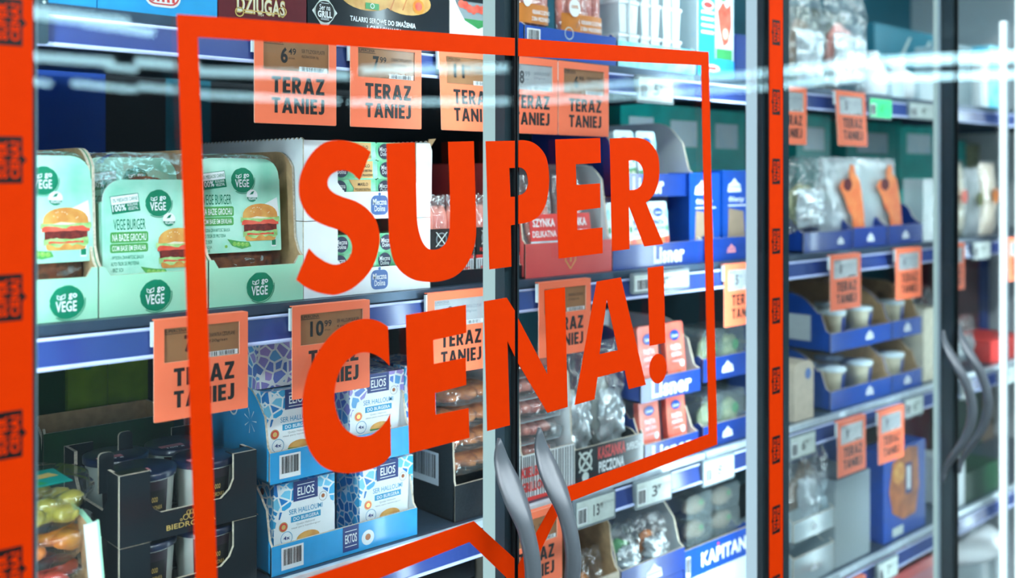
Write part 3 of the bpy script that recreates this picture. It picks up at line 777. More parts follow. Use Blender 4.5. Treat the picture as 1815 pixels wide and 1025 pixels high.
# ---- mint burger cartons (middle shelf, left)
def vege_logo(mb, cx, cz, r, y, seed=0):
    rr = random.Random(seed)
    n = 40
    mb.poly([(cx + r * (1 + .025 * rr.uniform(-1, 1)) * math.cos(2 * math.pi * i / n), cz + r * (1 + .025 * rr.uniform(-1, 1)) * math.sin(2 * math.pi * i / n)) for i in range(n)], y, 'vege_green')
    a0 = -2.2; arc = [(a0 + 2.4 * i / 16) for i in range(17)]
    mb.poly([(cx + r * 1.10 * math.cos(a), cz + r * 1.10 * math.sin(a)) for a in arc] + [(cx + r * 1.05 * math.cos(a), cz + r * 1.05 * math.sin(a)) for a in arc[::-1]], y, 'vege_green')
    y -= .0003
    mb.text('VEGE', cx - r * .66, cx + r * .56, cz - r * .56, cz + r * .08, y, 'white', .02)
    mb.text('go', cx + r * .08, cx + r * .58, cz + r * .14, cz + r * .52, y, 'white', .03)
    for sx, a in ((-1, 2.2), (1, .95)):
        bx, bz = cx - r * .36, cz + r * .14
        L = r * (.40 if sx < 0 else .46); d = (math.cos(a) * L, math.sin(a) * L); p = (-d[1] * .32, d[0] * .32)
        mb.poly([(bx, bz), (bx + d[0] * .5 + p[0], bz + d[1] * .5 + p[1]), (bx + d[0], bz + d[1]), (bx + d[0] * .5 - p[0], bz + d[1] * .5 - p[1])], y, 'white')
        mb.poly([(bx + d[0] * .2, bz + d[1] * .2), (bx + d[0] * .5 + p[0] * .55, bz + d[1] * .5 + p[1] * .55), (bx + d[0] * .85, bz + d[1] * .85), (bx + d[0] * .5 - p[0] * .55, bz + d[1] * .5 - p[1] * .55)], y - .0002, 'vege_green')
def burger_print(mb, cx, cz, s, y, cheese=False):
    """small printed burger, s = width"""
    def wavy(z0, z1, w, mat, yy, k=9, amp=.03, seed=0):
        r = random.Random(seed)
        top = [(cx - w / 2 + w * i / k, cz + z1 * s + amp * s * r.uniform(-1, 1)) for i in range(k + 1)]
        bot = [(cx + w / 2 - w * i / k, cz + z0 * s + amp * s * r.uniform(-1, 1)) for i in range(k + 1)]
        mb.poly(bot[::-1] + top[::-1] if False else [*bot[::-1], *top[::-1]], yy, mat)
    mb.poly(rrect(cx - s * .40, cx + s * .40, cz - s * .40, cz - s * .22, s * .07, 3), y, 'bun')
    wavy(-.30, -.14, s * .9, 'lettuce', y - .0002, 11, .04, 1)
    wavy(-.26, -.22, s * .7, 'tomato', y - .0003, 9, .015, 6)
    wavy(-.16, .05, s * .86, 'patty_print', y - .0004, 14, .02, 2)
    wavy(-.01, .12, s * .96, 'tomato', y - .0005, 7, .015, 3)
    wavy(.07, .19, s * 1.02, 'lettuce', y - .0006, 12, .04, 4)
    pts = [(cx - s * .46, cz + s * .15), (cx + s * .46, cz + s * .15)] + [(cx + s * .46 * math.cos(math.pi * i / 12), cz + s * .15 + s * .33 * math.sin(math.pi * i / 12) ** .75) for i in range(1, 12)]
    mb.poly(pts, y - .0007, 'bun')
    r = random.Random(5)
    for k in range(9):
        a = r.uniform(.5, 2.6); q = r.uniform(.5, .85)
        mb.disc(cx + s * .42 * q * math.cos(a), cz + s * .17 + s * .30 * q * math.sin(a), s * .012, y - .0009, 'cream_print', n=6)
    mb.poly([(cx - s * .28, cz + s * .135), (cx + s * .05, cz + s * .12), (cx + s * .22, cz + s * .15), (cx - .1 * s, cz + s * .18)], y - .0009, 'cream_print')
def pea_print(mb, cx, cz, s, y):
    pts = [(cx - s * .5, cz + s * .16), (cx - s * .3, cz - s * .1), (cx + s * .1, cz - s * .24), (cx + s * .5, cz - s * .16), (cx + s * .42, cz + s * .02), (cx, cz + .06 * s)]
    mb.poly(pts, y, 'leaf_green')
    for k in range(4): mb.disc(cx - s * .2 + s * .17 * k, cz - s * .03 - s * .015 * k, s * .085, y - .0002, 'pea', n=14); mb.disc(cx - s * .22 + s * .17 * k, cz - s * .0 - s * .015 * k, s * .03, y - .0004, 'lettuce', n=8)
    mb.disc(cx - s * .55, cz - s * .12, s * .06, y, 'pea', n=10)
PW, PH = .113, .178
def burger_pack(loc, label, dz=0.0, lean=-.06, seed=1, rz=0.0):
    t = thing('burger_pack', label, 'burger pack', loc, rz, 'mint burger packs')
    t.rotation_euler.x = lean
    x0, x1 = -PW / 2, PW / 2
    b = MB(); b.prism(rrect(x0 - .0005, x1 + .0005, 0, PH, .024, 6), .003, .028, 'clear')
    b.prism(rrect(x0 - .003, x1 + .003, 0, PH + .003, .026, 6), .028, .0292, 'clear')
    b.build('plastic_tray', t)
    for q in (0, 1):
        p = MB(); p.blob((0, .016, .048 + .058 * q), (.052, .010, .045), 'patty', 20, 12, .08, seed + q); p.build('patty', t)
    s = MB()
    z0, z1 = .058 + dz, .173 + dz
    s.prism(rrect(x0, x1, z0, z1, .022, 6, 'cd'), -.0004, .0015, 'mint_print', edge='white')
    s.prism([(x0 - .0012, z0 + .001), (x0, z0), (x0, z1 - .024), (x0 - .0012, z1 - .026)], 0, .027, 'mint_print')
    s.prism([(x1, z0), (x1 + .0012, z0 + .001), (x1 + .0012, z1 - .026), (x1, z1 - .024)], 0, .027, 'mint_print')
    h = z1 - z0
    X = lambda f: x0 + f * PW
    Z = lambda f: z1 - f * h
    y = -.0008
    cx, cz = X(.22), Z(.235); c, sn = math.cos(.12), math.sin(.12)
    def rr(w, hh, oz, mat, yy):
        s.poly([(cx + a * c - (bb + oz) * sn, yy, )[:1] + (cz + a * sn + (bb + oz) * c,) for a, bb in ((-w / 2, -hh / 2), (w / 2, -hh / 2), (w / 2, hh / 2), (-w / 2, hh / 2))], yy, mat)
    rr(PW * .285, h * .175, 0, 'vege_green', y); rr(PW * .275, h * .08, h * .042, 'white', y - .0002)
    s.text('0% MIESA/DE CARNE', cx - PW * .125, cx + PW * .125, cz + h * .024, cz + h * .06, y - .0004, 'vege_green', .0, .12)
    s.text('100%', cx - PW * .13, cx + PW * .005, cz - h * .072, cz - h * .01, y - .0004, 'white', .02, .12)
    s.text('ROSLINNE', cx + PW * .02, cx + PW * .125, cz - h * .022, cz + h * .006, y - .0004, 'white', .0, .12)
    s.text('VEGETAL', cx + PW * .025, cx + PW * .13, cz - h * .06, cz - h * .03, y - .0004, 'white', .0, .12)
    vege_logo(s, X(.56), Z(.235), PW * .135, y)
    s.disc(X(.665), Z(.40), PW * .066, y - .0006, 'white'); s.disc(X(.665), Z(.405), PW * .063, y - .0008, 'vege_green', a0=math.pi * 1.05, a1=math.pi * 1.95)
    s.text('VEGANS', X(.618), X(.712), Z(.448), Z(.415), y - .001, 'white', .01)
    s.poly([(X(.635), Z(.39)), (X(.66), Z(.36)), (X(.69), Z(.35)), (X(.675), Z(.385))], y - .001, 'vege_green')
    s.text('VEGE BURGER', X(.10), X(.42), Z(.49), Z(.385), y, 'vege_green', .0)
    s.poly(rrect(X(.065), X(.445), Z(.615), Z(.51), .002, 2), y, 'leaf_green'); s.poly(rrect(X(.06), X(.44), Z(.71), Z(.622), .002, 2), y, 'leaf_green')
    s.text('NA BAZIE GROCHU', X(.085), X(.425), Z(.598), Z(.53), y - .0002, 'white', .01)
    s.text('COM BASE EM ERVILHA', X(.08), X(.42), Z(.692), Z(.642), y - .0002, 'white', .005)
    for k, (tx, ww) in enumerate((('- WYSOKA ZAWARTOSC BIALKA', .33), ('ALTO TEOR DE PROTEINA', .28), ('- BEZ SOI', .12), ('SEM SOJA', .12))):
        s.text(tx, X(.065), X(.065 + ww), Z(.775 + .06 * k), Z(.74 + .06 * k), y, 'vege_green')
    s.text('200 g', X(.06), X(.16), Z(.985), Z(.95), y, 'vege_green')
    s.poly([(X(.80), Z(.50)), (X(.97), Z(.42)), (X(.99), Z(.62)), (X(.92), Z(.68))], y, 'white')
    burger_print(s, X(.755), Z(.705), PW * .46, y - .0003)
    pea_print(s, X(.50), Z(.90), PW * .28, y - .0002)
    s.poly(rrect(X(.885), X(.945), Z(.955), Z(.82), .001, 2), y, 'white'); s.rect(X(.89), X(.94), Z(.94), Z(.88), y - .0002, 'vege_green')
    s.build('sleeve', t)
    return t
def burger_carton(p0, p1, label, n=FRONT, seed=0, lx=None):
    x, w = span(p0, p1, n)
    t = thing('burger_carton', label, 'display carton', (x, n, Z_MID + .0005), 0, 'mint burger cartons')
    b = MB(); hf = .0455; x0, x1 = -w / 2, w / 2
    fp = [(x0, 0), (x1, 0), (x1, hf + .010), (x1 - .006, hf + .010), (x1 - .012, hf), (x0 + .012, hf), (x0 + .006, hf + .010), (x0, hf + .010)]
    open_tray(b, w, .30, hf + .01, .186, 'mint', 'kraft', rise=.022, slope=.5, front_pts=fp, rnd=.02)
    vege_logo(b, lx if lx is not None else 0, .020, .0178, -.0009, seed)
    b.build('carton', t)
    return x, w
X1, W1 = burger_carton(-20, 173, 'mint burger carton cut off by the wide orange strip', lx=.022)
X2, W2 = burger_carton(175.5, 368, 'mint burger carton between its two neighbours, middle of the row', seed=1)
X3, W3 = burger_carton(370.5, 537, 'mint burger carton beside the white butter display', seed=2, lx=.003)
burger_pack((X1 - .002, FRONT + .012, Z_MID + .004), 'mint burger pack in the carton next to the wide orange strip', seed=2)
burger_pack((X2 + .004, FRONT + .010, Z_MID + .004), 'mint burger pack slid low in the middle carton, front one, meat showing above', dz=-.026, seed=4)
burger_pack((X2 - .003, FRONT + .055, Z_MID + .004), 'mint burger pack standing behind the front pack of the middle carton', seed=6)
burger_pack((X3 - .012, FRONT + .020, Z_MID + .004), 'mint burger pack in the carton beside the white butter display', seed=8)
burger_pack((X1 - .002, FRONT + .060, Z_MID + .004), 'mint burger pack behind another at the wide orange strip, only its rim in sight', seed=5)
burger_pack((X3 - .004, FRONT + .062, Z_MID + .004), 'mint burger pack at the rear of the carton beside the butter display', seed=7)

# ---- white butter cartons
def badge(b, cx, cz, r, y, mat='butter_blue'):
    b.poly(rrect(cx - r, cx + r, cz - r * .95, cz + r * .95, r * .55, 5), y, mat); b.disc(cx, cz + r * 1.08, r * .16, y, mat, n=10)
    b.text('Mleczna', cx - r * .82, cx + r * .82, cz + r * .02, cz + r * .62, y - .0003, 'white', .015)
    b.text('Dolina', cx - r * .62, cx + r * .66, cz - r * .62, cz - r * .05, y - .0003, 'white', .015)
bx, bw = span(538, 762, FRONT)
def butter_carton(z, h, hf, label, torn=False):
    t = thing('butter_carton', label, 'display carton', (bx, FRONT, z), 0, 'white butter cartons')
    b = MB(); x0, x1 = -bw / 2, bw / 2
    uL, uR = x0 + .050, x1 - .024
    # front with a wide U cut, torn perforation along the top
    fp = [(x0, 0), (x1, 0), (x1, h), (uR, h)] + [(uR, hf + .012), (uR - .010, hf)] + [(uL + .010, hf), (uL, hf + .012), (uL, h), (x0, h)]
    b.prism(fp, -.0005, .002, 'white', edge='edge_card')
    b.box(x0, x1, 0, .32, 0, .003, 'white')
    b.box(x0, x0 + .003, .002, .32, .003, h, 'white'); b.box(x1 - .003, x1, .002, .32, .003, h, 'white')
    b.box(x0, x1, .317, .32, .003, h, 'kraft')
    if torn:
        r = random.Random(4)
        for xs in (x0, x1):
            k = 60
            pts = [(.32, h - .001)] + [(.32 - .318 * i / k, h + (.0035 if i % 2 else .0005)) for i in range(k + 1)] + [(.002, h - .001)]
            b.T, keep = b.T @ SIDE(xs), b.T
            b.prism(pts, -.0028 if xs < 0 else .0002, -.0002 if xs < 0 else .0028, 'white', edge='edge_card'); b.T = keep
        b.prism([(x1, h), (x1 + .002, h + .006), (x1 + .014, h + .007), (x1 + .004, h - .006)], .004, .006, 'kraft')
        b.prism([(x1, h - .08), (x1 + .0025, h - .08), (x1 + .004, h - .01), (x1, h)], 0, .02, 'white')
    badge(b, x0 + .115, hf * .50, .0135, -.0009)
    b.build('carton', t)
butter_carton(Z_MID + .0005, .097, .034, 'white butter carton standing directly on the middle shelf')
butter_carton(Z_MID + .0985, .102, .036, 'white butter carton with torn top edge stacked on another', torn=True)
def butter(loc, label, side=0):
    t = thing('butter_brick', label, 'butter', loc, 0, 'green foil butter bricks')
    b = MB(); w, d, h = .072, .05, .0245
    b.prism(rrect(-w / 2, w / 2, 0, h, .003, 3), 0, d, 'butter_green')
    b.poly([(-.002, .001), (w / 2 - .009, .001), (w / 2 - .009, h - .001), (-.008, h - .001), (.0, h * .5)], -.0006, 'butter_gold')
    b.disc(-w / 2 + .014, h * .5, .0105, -.0006, 'butter_dark')
    b.text('Mleczna', -w / 2 + .0055, -w / 2 + .0225, h * .5, h * .5 + .006, -.0009, 'white', .01); b.text('Dolina', -w / 2 + .007, -w / 2 + .021, h * .5 - .006, h * .5 - .0005, -.0009, 'white', .01)
    b.text('MASLO', .006, .022, h * .62, h * .8, -.0009, 'ink', .01)
    b.text('POLSKIE EKSTRA', .002, .026, h * .36, h * .5, -.0009, 'ink'); b.text('EKSTRA PRAWDZIWE', .0, .028, h * .12, h * .27, -.0009, 'ink')
    return b.build('brick', t) and t
bsrc = None
for tz, nm in ((Z_MID + .004, 'lower'), (Z_MID + .102, 'upper')):
    for r_ in range(4 if nm == 'upper' else 3):
        for c_, wd_ in ((0, 'left'), (1, 'right')):
            row = ('bottom', 'second', 'third', 'top')[r_]
            lab = f'green and gold butter brick, {wd_} of the {row} layer in the {nm} white carton'
            loc = (U(630, FRONT + .012) + .0735 * c_ - (.002 if c_ else 0), FRONT + .012 + (.004 if r_ % 2 else 0), tz + r_ * .0247)
            if bsrc is None: bsrc = butter(loc, lab)
            else: dup(bsrc, loc, lab)

# ---- vertical sausage packs with black labels (middle shelf, before the centre seam)
def hanging_pack(loc, label, w=.06, h=.125, seed=0):
    t = thing('sausage_pack', label, 'sausage pack', loc, 0, 'clear sausage packs with black labels')
    f = MB(); f.pillow(w, h, .022, 'film', 0, .012, 0, seed=seed, crumple=.004); f.build('film', t)
    for q in range(3):
        g = MB(); g.tube([(-w * .3 + q * w * .3, .012, h * (.38 + .5 * k / 5)) for k in range(6)], [.004, .0085, .009, .009, .0085, .004], 'pink_meat'); g.build('sausage', t)
    l = MB(); x0, x1 = -w / 2, w / 2; y = -.0045
    l.box(x0, x1, y + .0002, y + .002, h * .30, h * .62, 'ink')
    l.box(x0, x1, y + .0002, y + .002, h * .26, h * .30, 'red_print'); l.box(x0, x1, y + .0002, y + .002, h * .0, h * .26, 'offwhite')
    l.disc(0, h * .50, .010, y, 'grey_plastic', n=16); l.disc(0, h * .50, .008, y - .0002, 'ink', n=16)
    for a in (.8, 2.3):
        c, s_ = math.cos(a) * .014, math.sin(a) * .014; l.poly([(-c - .001, h * .5 - s_), (-c + .001, h * .5 - s_), (c + .001, h * .5 + s_), (c - .001, h * .5 + s_)], y - .0003, 'label_grey')
    l.text('PORTERO', x0 + .006, x1 - .006, h * .335, h * .385, y - .0003, 'red_print', .03)
    k = x0 + .002
    r = random.Random(seed)
    while k < x1 - .004: l.rect(k, k + .0016, h * .02, h * .25, y - .0003, 'ink_grey'); k += r.choice((.003, .004, .005))
    l.text('PORTERO', x0 + .008, x1 - .008, h * .12, h * .17, y - .0006, 'red_print', .03)
    l.build('printed_label', t)
    return t
hp = None
for i, (px, dn) in enumerate(((783, .0), (822, .0), (863, .0), (905, .0))):
    lab = ('clear sausage pack with a black label touching the white butter carton', 'clear sausage pack with a black label behind the orange letter U', 'clear sausage pack with a black label between the orange letters U and P', 'clear sausage pack with a black label hidden behind the centre door seam')[i]
    loc = (U(px, FRONT + .01), FRONT + .015 + dn, Z_MID + .003)
    hp = hanging_pack(loc, lab, w=.0385) if hp is None else dup(hp, loc, lab)
def black_box(x, w, y, d, h, z, label):
    t = thing('display_carton', label, 'display carton', (x, y, z)); b = MB()
    open_tray(b, w, d, .02, h, 'black_card', 'black_card', rise=.03); b.build('carton', t); return t
black_box((U(766, 1.118) + U(927, 1.118)) / 2, U(927, 1.118) - U(766, 1.118), 1.121, .20, .095, Z_MID + .0005, 'low black carton holding the sausage packs with black labels')

# ---- salmon red display carton right of the seam
sx, sw = span(931, 1084, FRONT)
t = thing('display_carton', 'salmon red display carton with a gold shield and milky side panel', 'display carton', (sx, FRONT, Z_MID + .0005))
b = MB(); open_tray(b, sw, .28, .052, .175, 'salmon_card', 'white', rise=.02, slope=.1, rnd=.025)
b.poly([(-.012, .044), (.012, .044), (.012, .022), (0, .008), (-.012, .022)], -.0009, 'gold'); b.poly([(-.010, .042), (.010, .042), (.010, .023), (0, .011), (-.010, .023)], -.0011, 'salmon_card')
b.text('T', -.006, .006, .020, .038, -.0013, 'gold', .02)
b.build('carton', t)
fr = MB(); fr.T = SIDE(sw / 2 - .004); fr.prism([(.02, .05), (.26, .05), (.26, .172), (.04, .172), (.02, .15)], 0, .0006, 'film_white'); fr.build('milky_panel', t)
def ham_pack(loc, label, seed, mat='red_print', lean=-.12):
    t = thing('ham_pack', label, 'ham pack', loc, 0, 'ham packs in the salmon red carton'); t.rotation_euler.x = lean
    f = MB(); f.pillow(.066, .155, .024, 'film', 0, .012, 0, seed=seed, crumple=.006); f.build('film', t)
    g = MB(); g.blob((0, .012, .085), (.028, .007, .055), 'pink_meat', wob=.1, seed=seed); g.build('ham', t)
    l = MB(); y = -.006
    l.box(-.032, .032, y + .0004, y + .002, .050, .092, mat); l.box(-.032, .032, y + .0004, y + .002, .0, .050, 'foil')
    l.text('SZYNKA', -.026, .022, .072, .085, y, 'white', .03); l.text('DELIKATNA', -.028, .024, .056, .066, y, 'white', .02)
    for k in range(8): l.rect(-.030 + .0075 * k, -.027 + .0075 * k, .004, .046, y, 'white')
    l.build('printed_label', t); return t
for i in range(2):
    ham_pack((sx - .036 + .072 * i - .003, FRONT + .014, Z_MID + .004), ('clear ham pack with a red label, beside the centre seam', 'clear ham pack with a red label behind the orange letter E')[i], 11 + i)

# ---- navy sachet displays
def sachet(loc, label, base='card_white', accent='orange_print', grp='white and aqua sachets', w=.052, h=.092, seed=0, lean=-.1):
    t = thing('sachet', label, 'sachet', loc, 0, grp); t.rotation_euler.x = lean
    b = MB(); b.prism(rrect(-w / 2, w / 2, 0, h, .006, 3), 0, .012, base)
    r = random.Random(seed)
    if base == 'card_white':
        b.poly([(-w / 2, h * .3), (w / 2, h * .36), (w / 2, .002), (-w / 2, .002)], -.0004, accent)
        for k in range(3): b.disc(w * r.uniform(-.38, .38), h * r.uniform(.05, .3), w * .12, -.0007, r.choice(('tomato', 'orange_print', 'cream_print')), n=12)
        for sx_ in (-1, 1): b.disc(sx_ * w * .42, h * .78, w * .10, -.0007, 'aqua_print', ry=h * .10, n=10); b.disc(sx_ * w * .40, h * .5, w * .06, -.0007, 'green_print', ry=h * .06, n=10)
    else:
        b.disc(w * .12, h * .14, w * .26, -.0005, 'caramel', ry=h * .12, n=16); b.disc(w * .05, h * .16, w * .12, -.0007, 'cream_print', n=12)
        b.rect(-w * .45, -w * .1, h * .02, h * .2, -.0006, 'aqua_print'); b.disc(w * .3, h * .36, w * .12, -.0007, 'card_white', n=12)
    b.disc(0, h * .80, w * .26, -.0009, 'navy_print', ry=h * .085, n=20); b.disc(0, h * .80, w * .23, -.0011, 'royal_card', ry=h * .07, n=20)
    b.text('Lisner', -w * .18, w * .18, h * .77, h * .825, -.0014, 'white', .02)
    ink = 'navy_print' if base == 'card_white' else 'card_white'
    b.text('PASTA', -w * .26, w * .28, h * .57, h * .66, -.0010, ink, .03); b.text('JAJECZNA', -w * .28, w * .3, h * .46, h * .54, -.0010, ink, .02); b.text('z tunczykiem', -w * .24, w * .26, h * .38, h * .43, -.0010, ink)
    b.build('sachet', t) if False else b.build('pouch', t)
    return t
def sachet_display(p0, p1, z, hf, hs, label, text=True, n=FRONT, d=.22, mat='navy_card', txt_x=None, name='Lisner', th=.033):
    x, w = span(p0, p1, n)
    t = thing('display_carton', label, 'display carton', (x, n, z)); b = MB()
    open_tray(b, w, d, hf, hs, mat, 'white', rise=.035, slope=.0, rnd=.03)
    if text:
        cx = 0 if txt_x is None else txt_x
        b.text(name, cx - th, cx + th, hf * .12, hf * .88, -.0009, 'white', .045)
    b.build('carton', t)
    return x, w
# middle shelf: two tiers of pale sachets
lx, lw = sachet_display(1086, 1246, Z_MID + .0005, .040, .118, 'lower navy display carton of white and aqua sachets on the middle shelf', txt_x=.024, th=.042)
ux, uw = sachet_display(1100, 1232, Z_MID + .120, .040, .135, 'upper navy display carton of white and aqua sachets, stacked', n=FRONT + .02, txt_x=-.03, th=.042)
for i in range(3):
    sachet((lx - lw / 2 + .034 + .0535 * i, FRONT + .014, Z_MID + .018), ('white sachet with orange foot, left in the lower pale sachet carton', 'white sachet with orange foot, centre of the lower pale sachet carton', 'white sachet with orange foot, by the white side wall of the lower carton')[i], seed=i, h=.094)
for i in range(2):
    sachet((ux - uw / 2 + .034 + .058 * i, FRONT + .034, Z_MID + .135), ('pale aqua sachet in the upper carton, behind the orange letter R', 'pale aqua sachet in the upper carton, by its rounded side wall')[i], accent='green_print', seed=5 + i, h=.10)
# third shelf: two tiers of coral sachets
rx, rw = sachet_display(1143, 1237, Z_LOW + .0005, .036, .105, 'lower navy display carton of coral sachets standing on the third shelf', th=.055)
sachet_display(1136, 1241, Z_LOW + .108, .040, .125, 'upper navy display carton of coral sachets with big white lettering', th=.055)
for i in range(2):
    sachet((rx - rw / 4 * (1 if i == 0 else -1) , FRONT + .014, Z_LOW + .006), ('coral sachet in the lower navy carton, left one', 'coral sachet in the lower navy carton, right one')[i], base='coral_card', grp='coral sachets', seed=i, h=.100)
    sachet((rx - rw / 4 * (1 if i == 0 else -1) - .002, FRONT + .014, Z_LOW + .118), ('coral sachet in the upper navy carton behind the exclamation mark', 'coral sachet in the upper navy carton by its white side wall')[i], base='coral_card', grp='coral sachets', seed=i, h=.115)

def crest(b, cx, cz, s, y, mat='white'):
    b.poly([(cx - s, cz - s * .45), (cx + s, cz - s * .45), (cx + s * .85, cz + s * .2), (cx + s * .45, cz + s * .35), (cx, cz + s * .75), (cx - s * .45, cz + s * .35), (cx - s * .85, cz + s * .2)], y, mat)
    b.poly([(cx - s * .8, cz - s * .05), (cx + s * .8, cz - s * .05), (cx + s * .8, cz + s * .04), (cx - s * .8, cz + s * .04)], y - .0003, 'navy_card')
# blue cartons with a window beside the pale post (middle shelf)
def window_box(px0, px1, label, z, h, n=FRONT + .012):
    x, w = span(px0, px1, n)
    t = thing('herring_box', label, 'carton', (x, n, z), 0, 'blue cartons with brown windows')
    b = MB(); b.prism(rrect(-w / 2, w / 2, 0, h, .004, 3), 0, .05, 'royal_card')
    b.poly([(-w * .34, h * .08), (w * .30, h * .08), (w * .22, h * .50), (-w * .30, h * .54)], -.0005, 'taupe')
    crest(b, -w * .1, h * .80, w * .24, -.0006); b.text('filety', -w * .3, w * .25, h * .60, h * .68, -.0006, 'white', .02); b.rect(-w * .32, w * .34, h * .565, h * .58, -.0006, 'white')
    b.build('box', t); return t
window_box(1222, 1276, 'blue carton with a brown window, left of the pair at the pale post', Z_MID + .012, .150)
window_box(1281, 1331, 'blue carton with a brown window, half behind the pale post', Z_MID + .012, .155)
x, w = span(1252, 1335, FRONT)
t = thing('display_carton', 'navy display carton with a faded red crest at the pale post', 'display carton', (x, FRONT - .003, Z_MID + .0005)); b = MB()
open_tray(b, w, .2, .042, .06, 'navy_card', 'navy_card', rise=.02); crest(b, -.002, .02, .014, -.0009, 'pink_print'); b.build('carton', t)

# ---- third shelf, left: deli tubs, black cartons of cups, blue cheese display
def fruit_tub(loc, label, fruit, lidded, seed, R=.066):
    t = thing('deli_tub', label, 'tub', loc, 0, 'clear deli tubs in a stack')
    b = MB(); b.lathe([(0, .0), (R * .78, .0), (R * .83, .003), (R * .95, .030), (R * 1.01, .0325), (R * 1.01, .0345), (R * .93, .033)], 0, R, 'clear', 36); b.build('bowl', t)
    r = random.Random(seed); f = MB()
    for k in range(26):
        a = r.uniform(0, 6.28); q = R * .70 * math.sqrt(r.random()); f.blob((q * math.cos(a), R + q * math.sin(a), .0115 + .010 * r.random()), (.016, .012, .0095), fruit, 12, 8, .15, k)
    f.build('fruit', t)['kind'] = 'stuff'
    l = MB(); z = .0335
    l.lathe([(R * 1.03, z - .003), (R * 1.03, z + .002), (R * .97, z + .0025)] + ([(R * .94, z + .014), (R * .82, z + .016), (0, z + .016)] if lidded else [(0, z + .0025)]), 0, R, 'clear', 36); l.build('lid', t)
    if lidded:
        c = MB(); c.prism([(-R * .75, .012), (R * .45, .012), (R * .45, R * 1.1), (-R * .75, R * 1.1)], -.0006, 0, 'teal_label'); c.poly([(-R * .4, .035), (R * .38, .04), (R * .3, .056), (-R * .35, .05)], -.001, 'gold'); c.poly([(-R * .6, .016), (R * .1, .016), (0, .030), (-R * .6, .030)], -.001, 'green_print')
        o = c.build('label', t); o.rotation_euler.x = -math.pi / 2; o.location = (0, 0, z + .0175)
    return t
tx = U(161, 1.165) - .068
for i, (fr_, nm) in enumerate((('olive', 'a dim filling, at the base of the stack'), ('red_fruit', 'red pieces, lowest one in the picture'), ('orange_olive', 'orange fruit, middle of the stack'), ('olive', 'yellow green olives and a teal label, topmost'))):
    fruit_tub((tx, 1.10, Z_LOW + .001 + i * .0385), f'round clear deli tub with {nm}', fr_, i == 3, i)
# leaning mint board between tubs and black cartons
x = U(176, FRONT)
t = thing('divider_board', 'mint edged cardboard divider leaning beside the deli tubs', 'divider', (x, FRONT - .002, Z_LOW + .001))
b = MB(); b.T = SIDE(0); b.prism([(0, 0), (.03, 0), (.03, .125), (.0, .118)], -.003, .003, 'kraft', edge='mint'); b.T = Matrix.Identity(4); b.box(-.0075, .006, -.004, -.0005, 0, .118, 'white'); b.box(.006, .0085, -.004, -.0005, 0, .119, 'mint')
b.build('board', t); t.rotation_euler.y = -.09
# black cartons with satin cups
kx, kw = span(212, 455, FRONT)
KH = .0795
def cup(loc, label):
    t = thing('cheese_cup', label, 'cup', loc, 0, 'satin cups in the black cartons')
    c = MB(); R = .036; c.lathe([(0, 0), (R * .84, 0), (R * .86, .003), (R * .97, .060), (R * 1.02, .062), (R * 1.02, .066)], 0, R, 'cup', 32); c.build('cup', t)
    l = MB(); l.lathe([(R * 1.05, .0625), (R * 1.06, .0695), (R * .98, .0705), (0, .0705)], 0, R, 'dark_lid', 32); l.build('lid', t)
    s = MB(); n = 10
    a0, a1 = -2.35, -1.45
    def wrap(a0, a1, z0, z1, mat, q, m=10):
        s.sheet(lambda u, v: ((R * (.862 + .11 * (z0 + (z1 - z0) * v) / .06) + q) * math.cos(a0 + (a1 - a0) * u), R + (R * (.862 + .11 * (z0 + (z1 - z0) * v) / .06) + q) * math.sin(a0 + (a1 - a0) * u), z0 + (z1 - z0) * v), m, 2, mat)
    wrap(-2.4, -1.10, .004, .0615, 'plum_label', .0006); wrap(-2.0, -1.22, .009, .05, 'ink', .0009)
    def ctext(tx, ang, half, z0, z1, mat):
        vs, fs = text_tris(tx, .01)
        s.add([((R * (.862 + .11 * (z0 + (z1 - z0) * b_) / .06) + .0013) * math.cos(ang - half + 2 * half * a_), R + (R * (.862 + .11 * (z0 + (z1 - z0) * b_) / .06) + .0013) * math.sin(ang - half + 2 * half * a_), z0 + (z1 - z0) * b_) for a_, b_ in vs], fs, mat)
    ctext('BIEDRONKA', -1.58, .27, .028, .033, 'gold'); ctext('BURRATA', -1.58, .25, .017, .023, 'pink_print'); ctext('ooo', -1.58, .1, .037, .043, 'gold')
    s.build('label', t)
    g = MB(); g.rect(-.022, .008, 0, .011, 0, 'pink_print'); g.text('100 g', -.016, .006, -.007, -.001, -.0001, 'white', .03); g.text('burrata', -.014, .002, .003, .008, -.0002, 'plum_label')
    o = g.build('lid_print', t); o.location = (-.006, .016, .0708); o.rotation_euler.x = -math.pi / 2
    return t
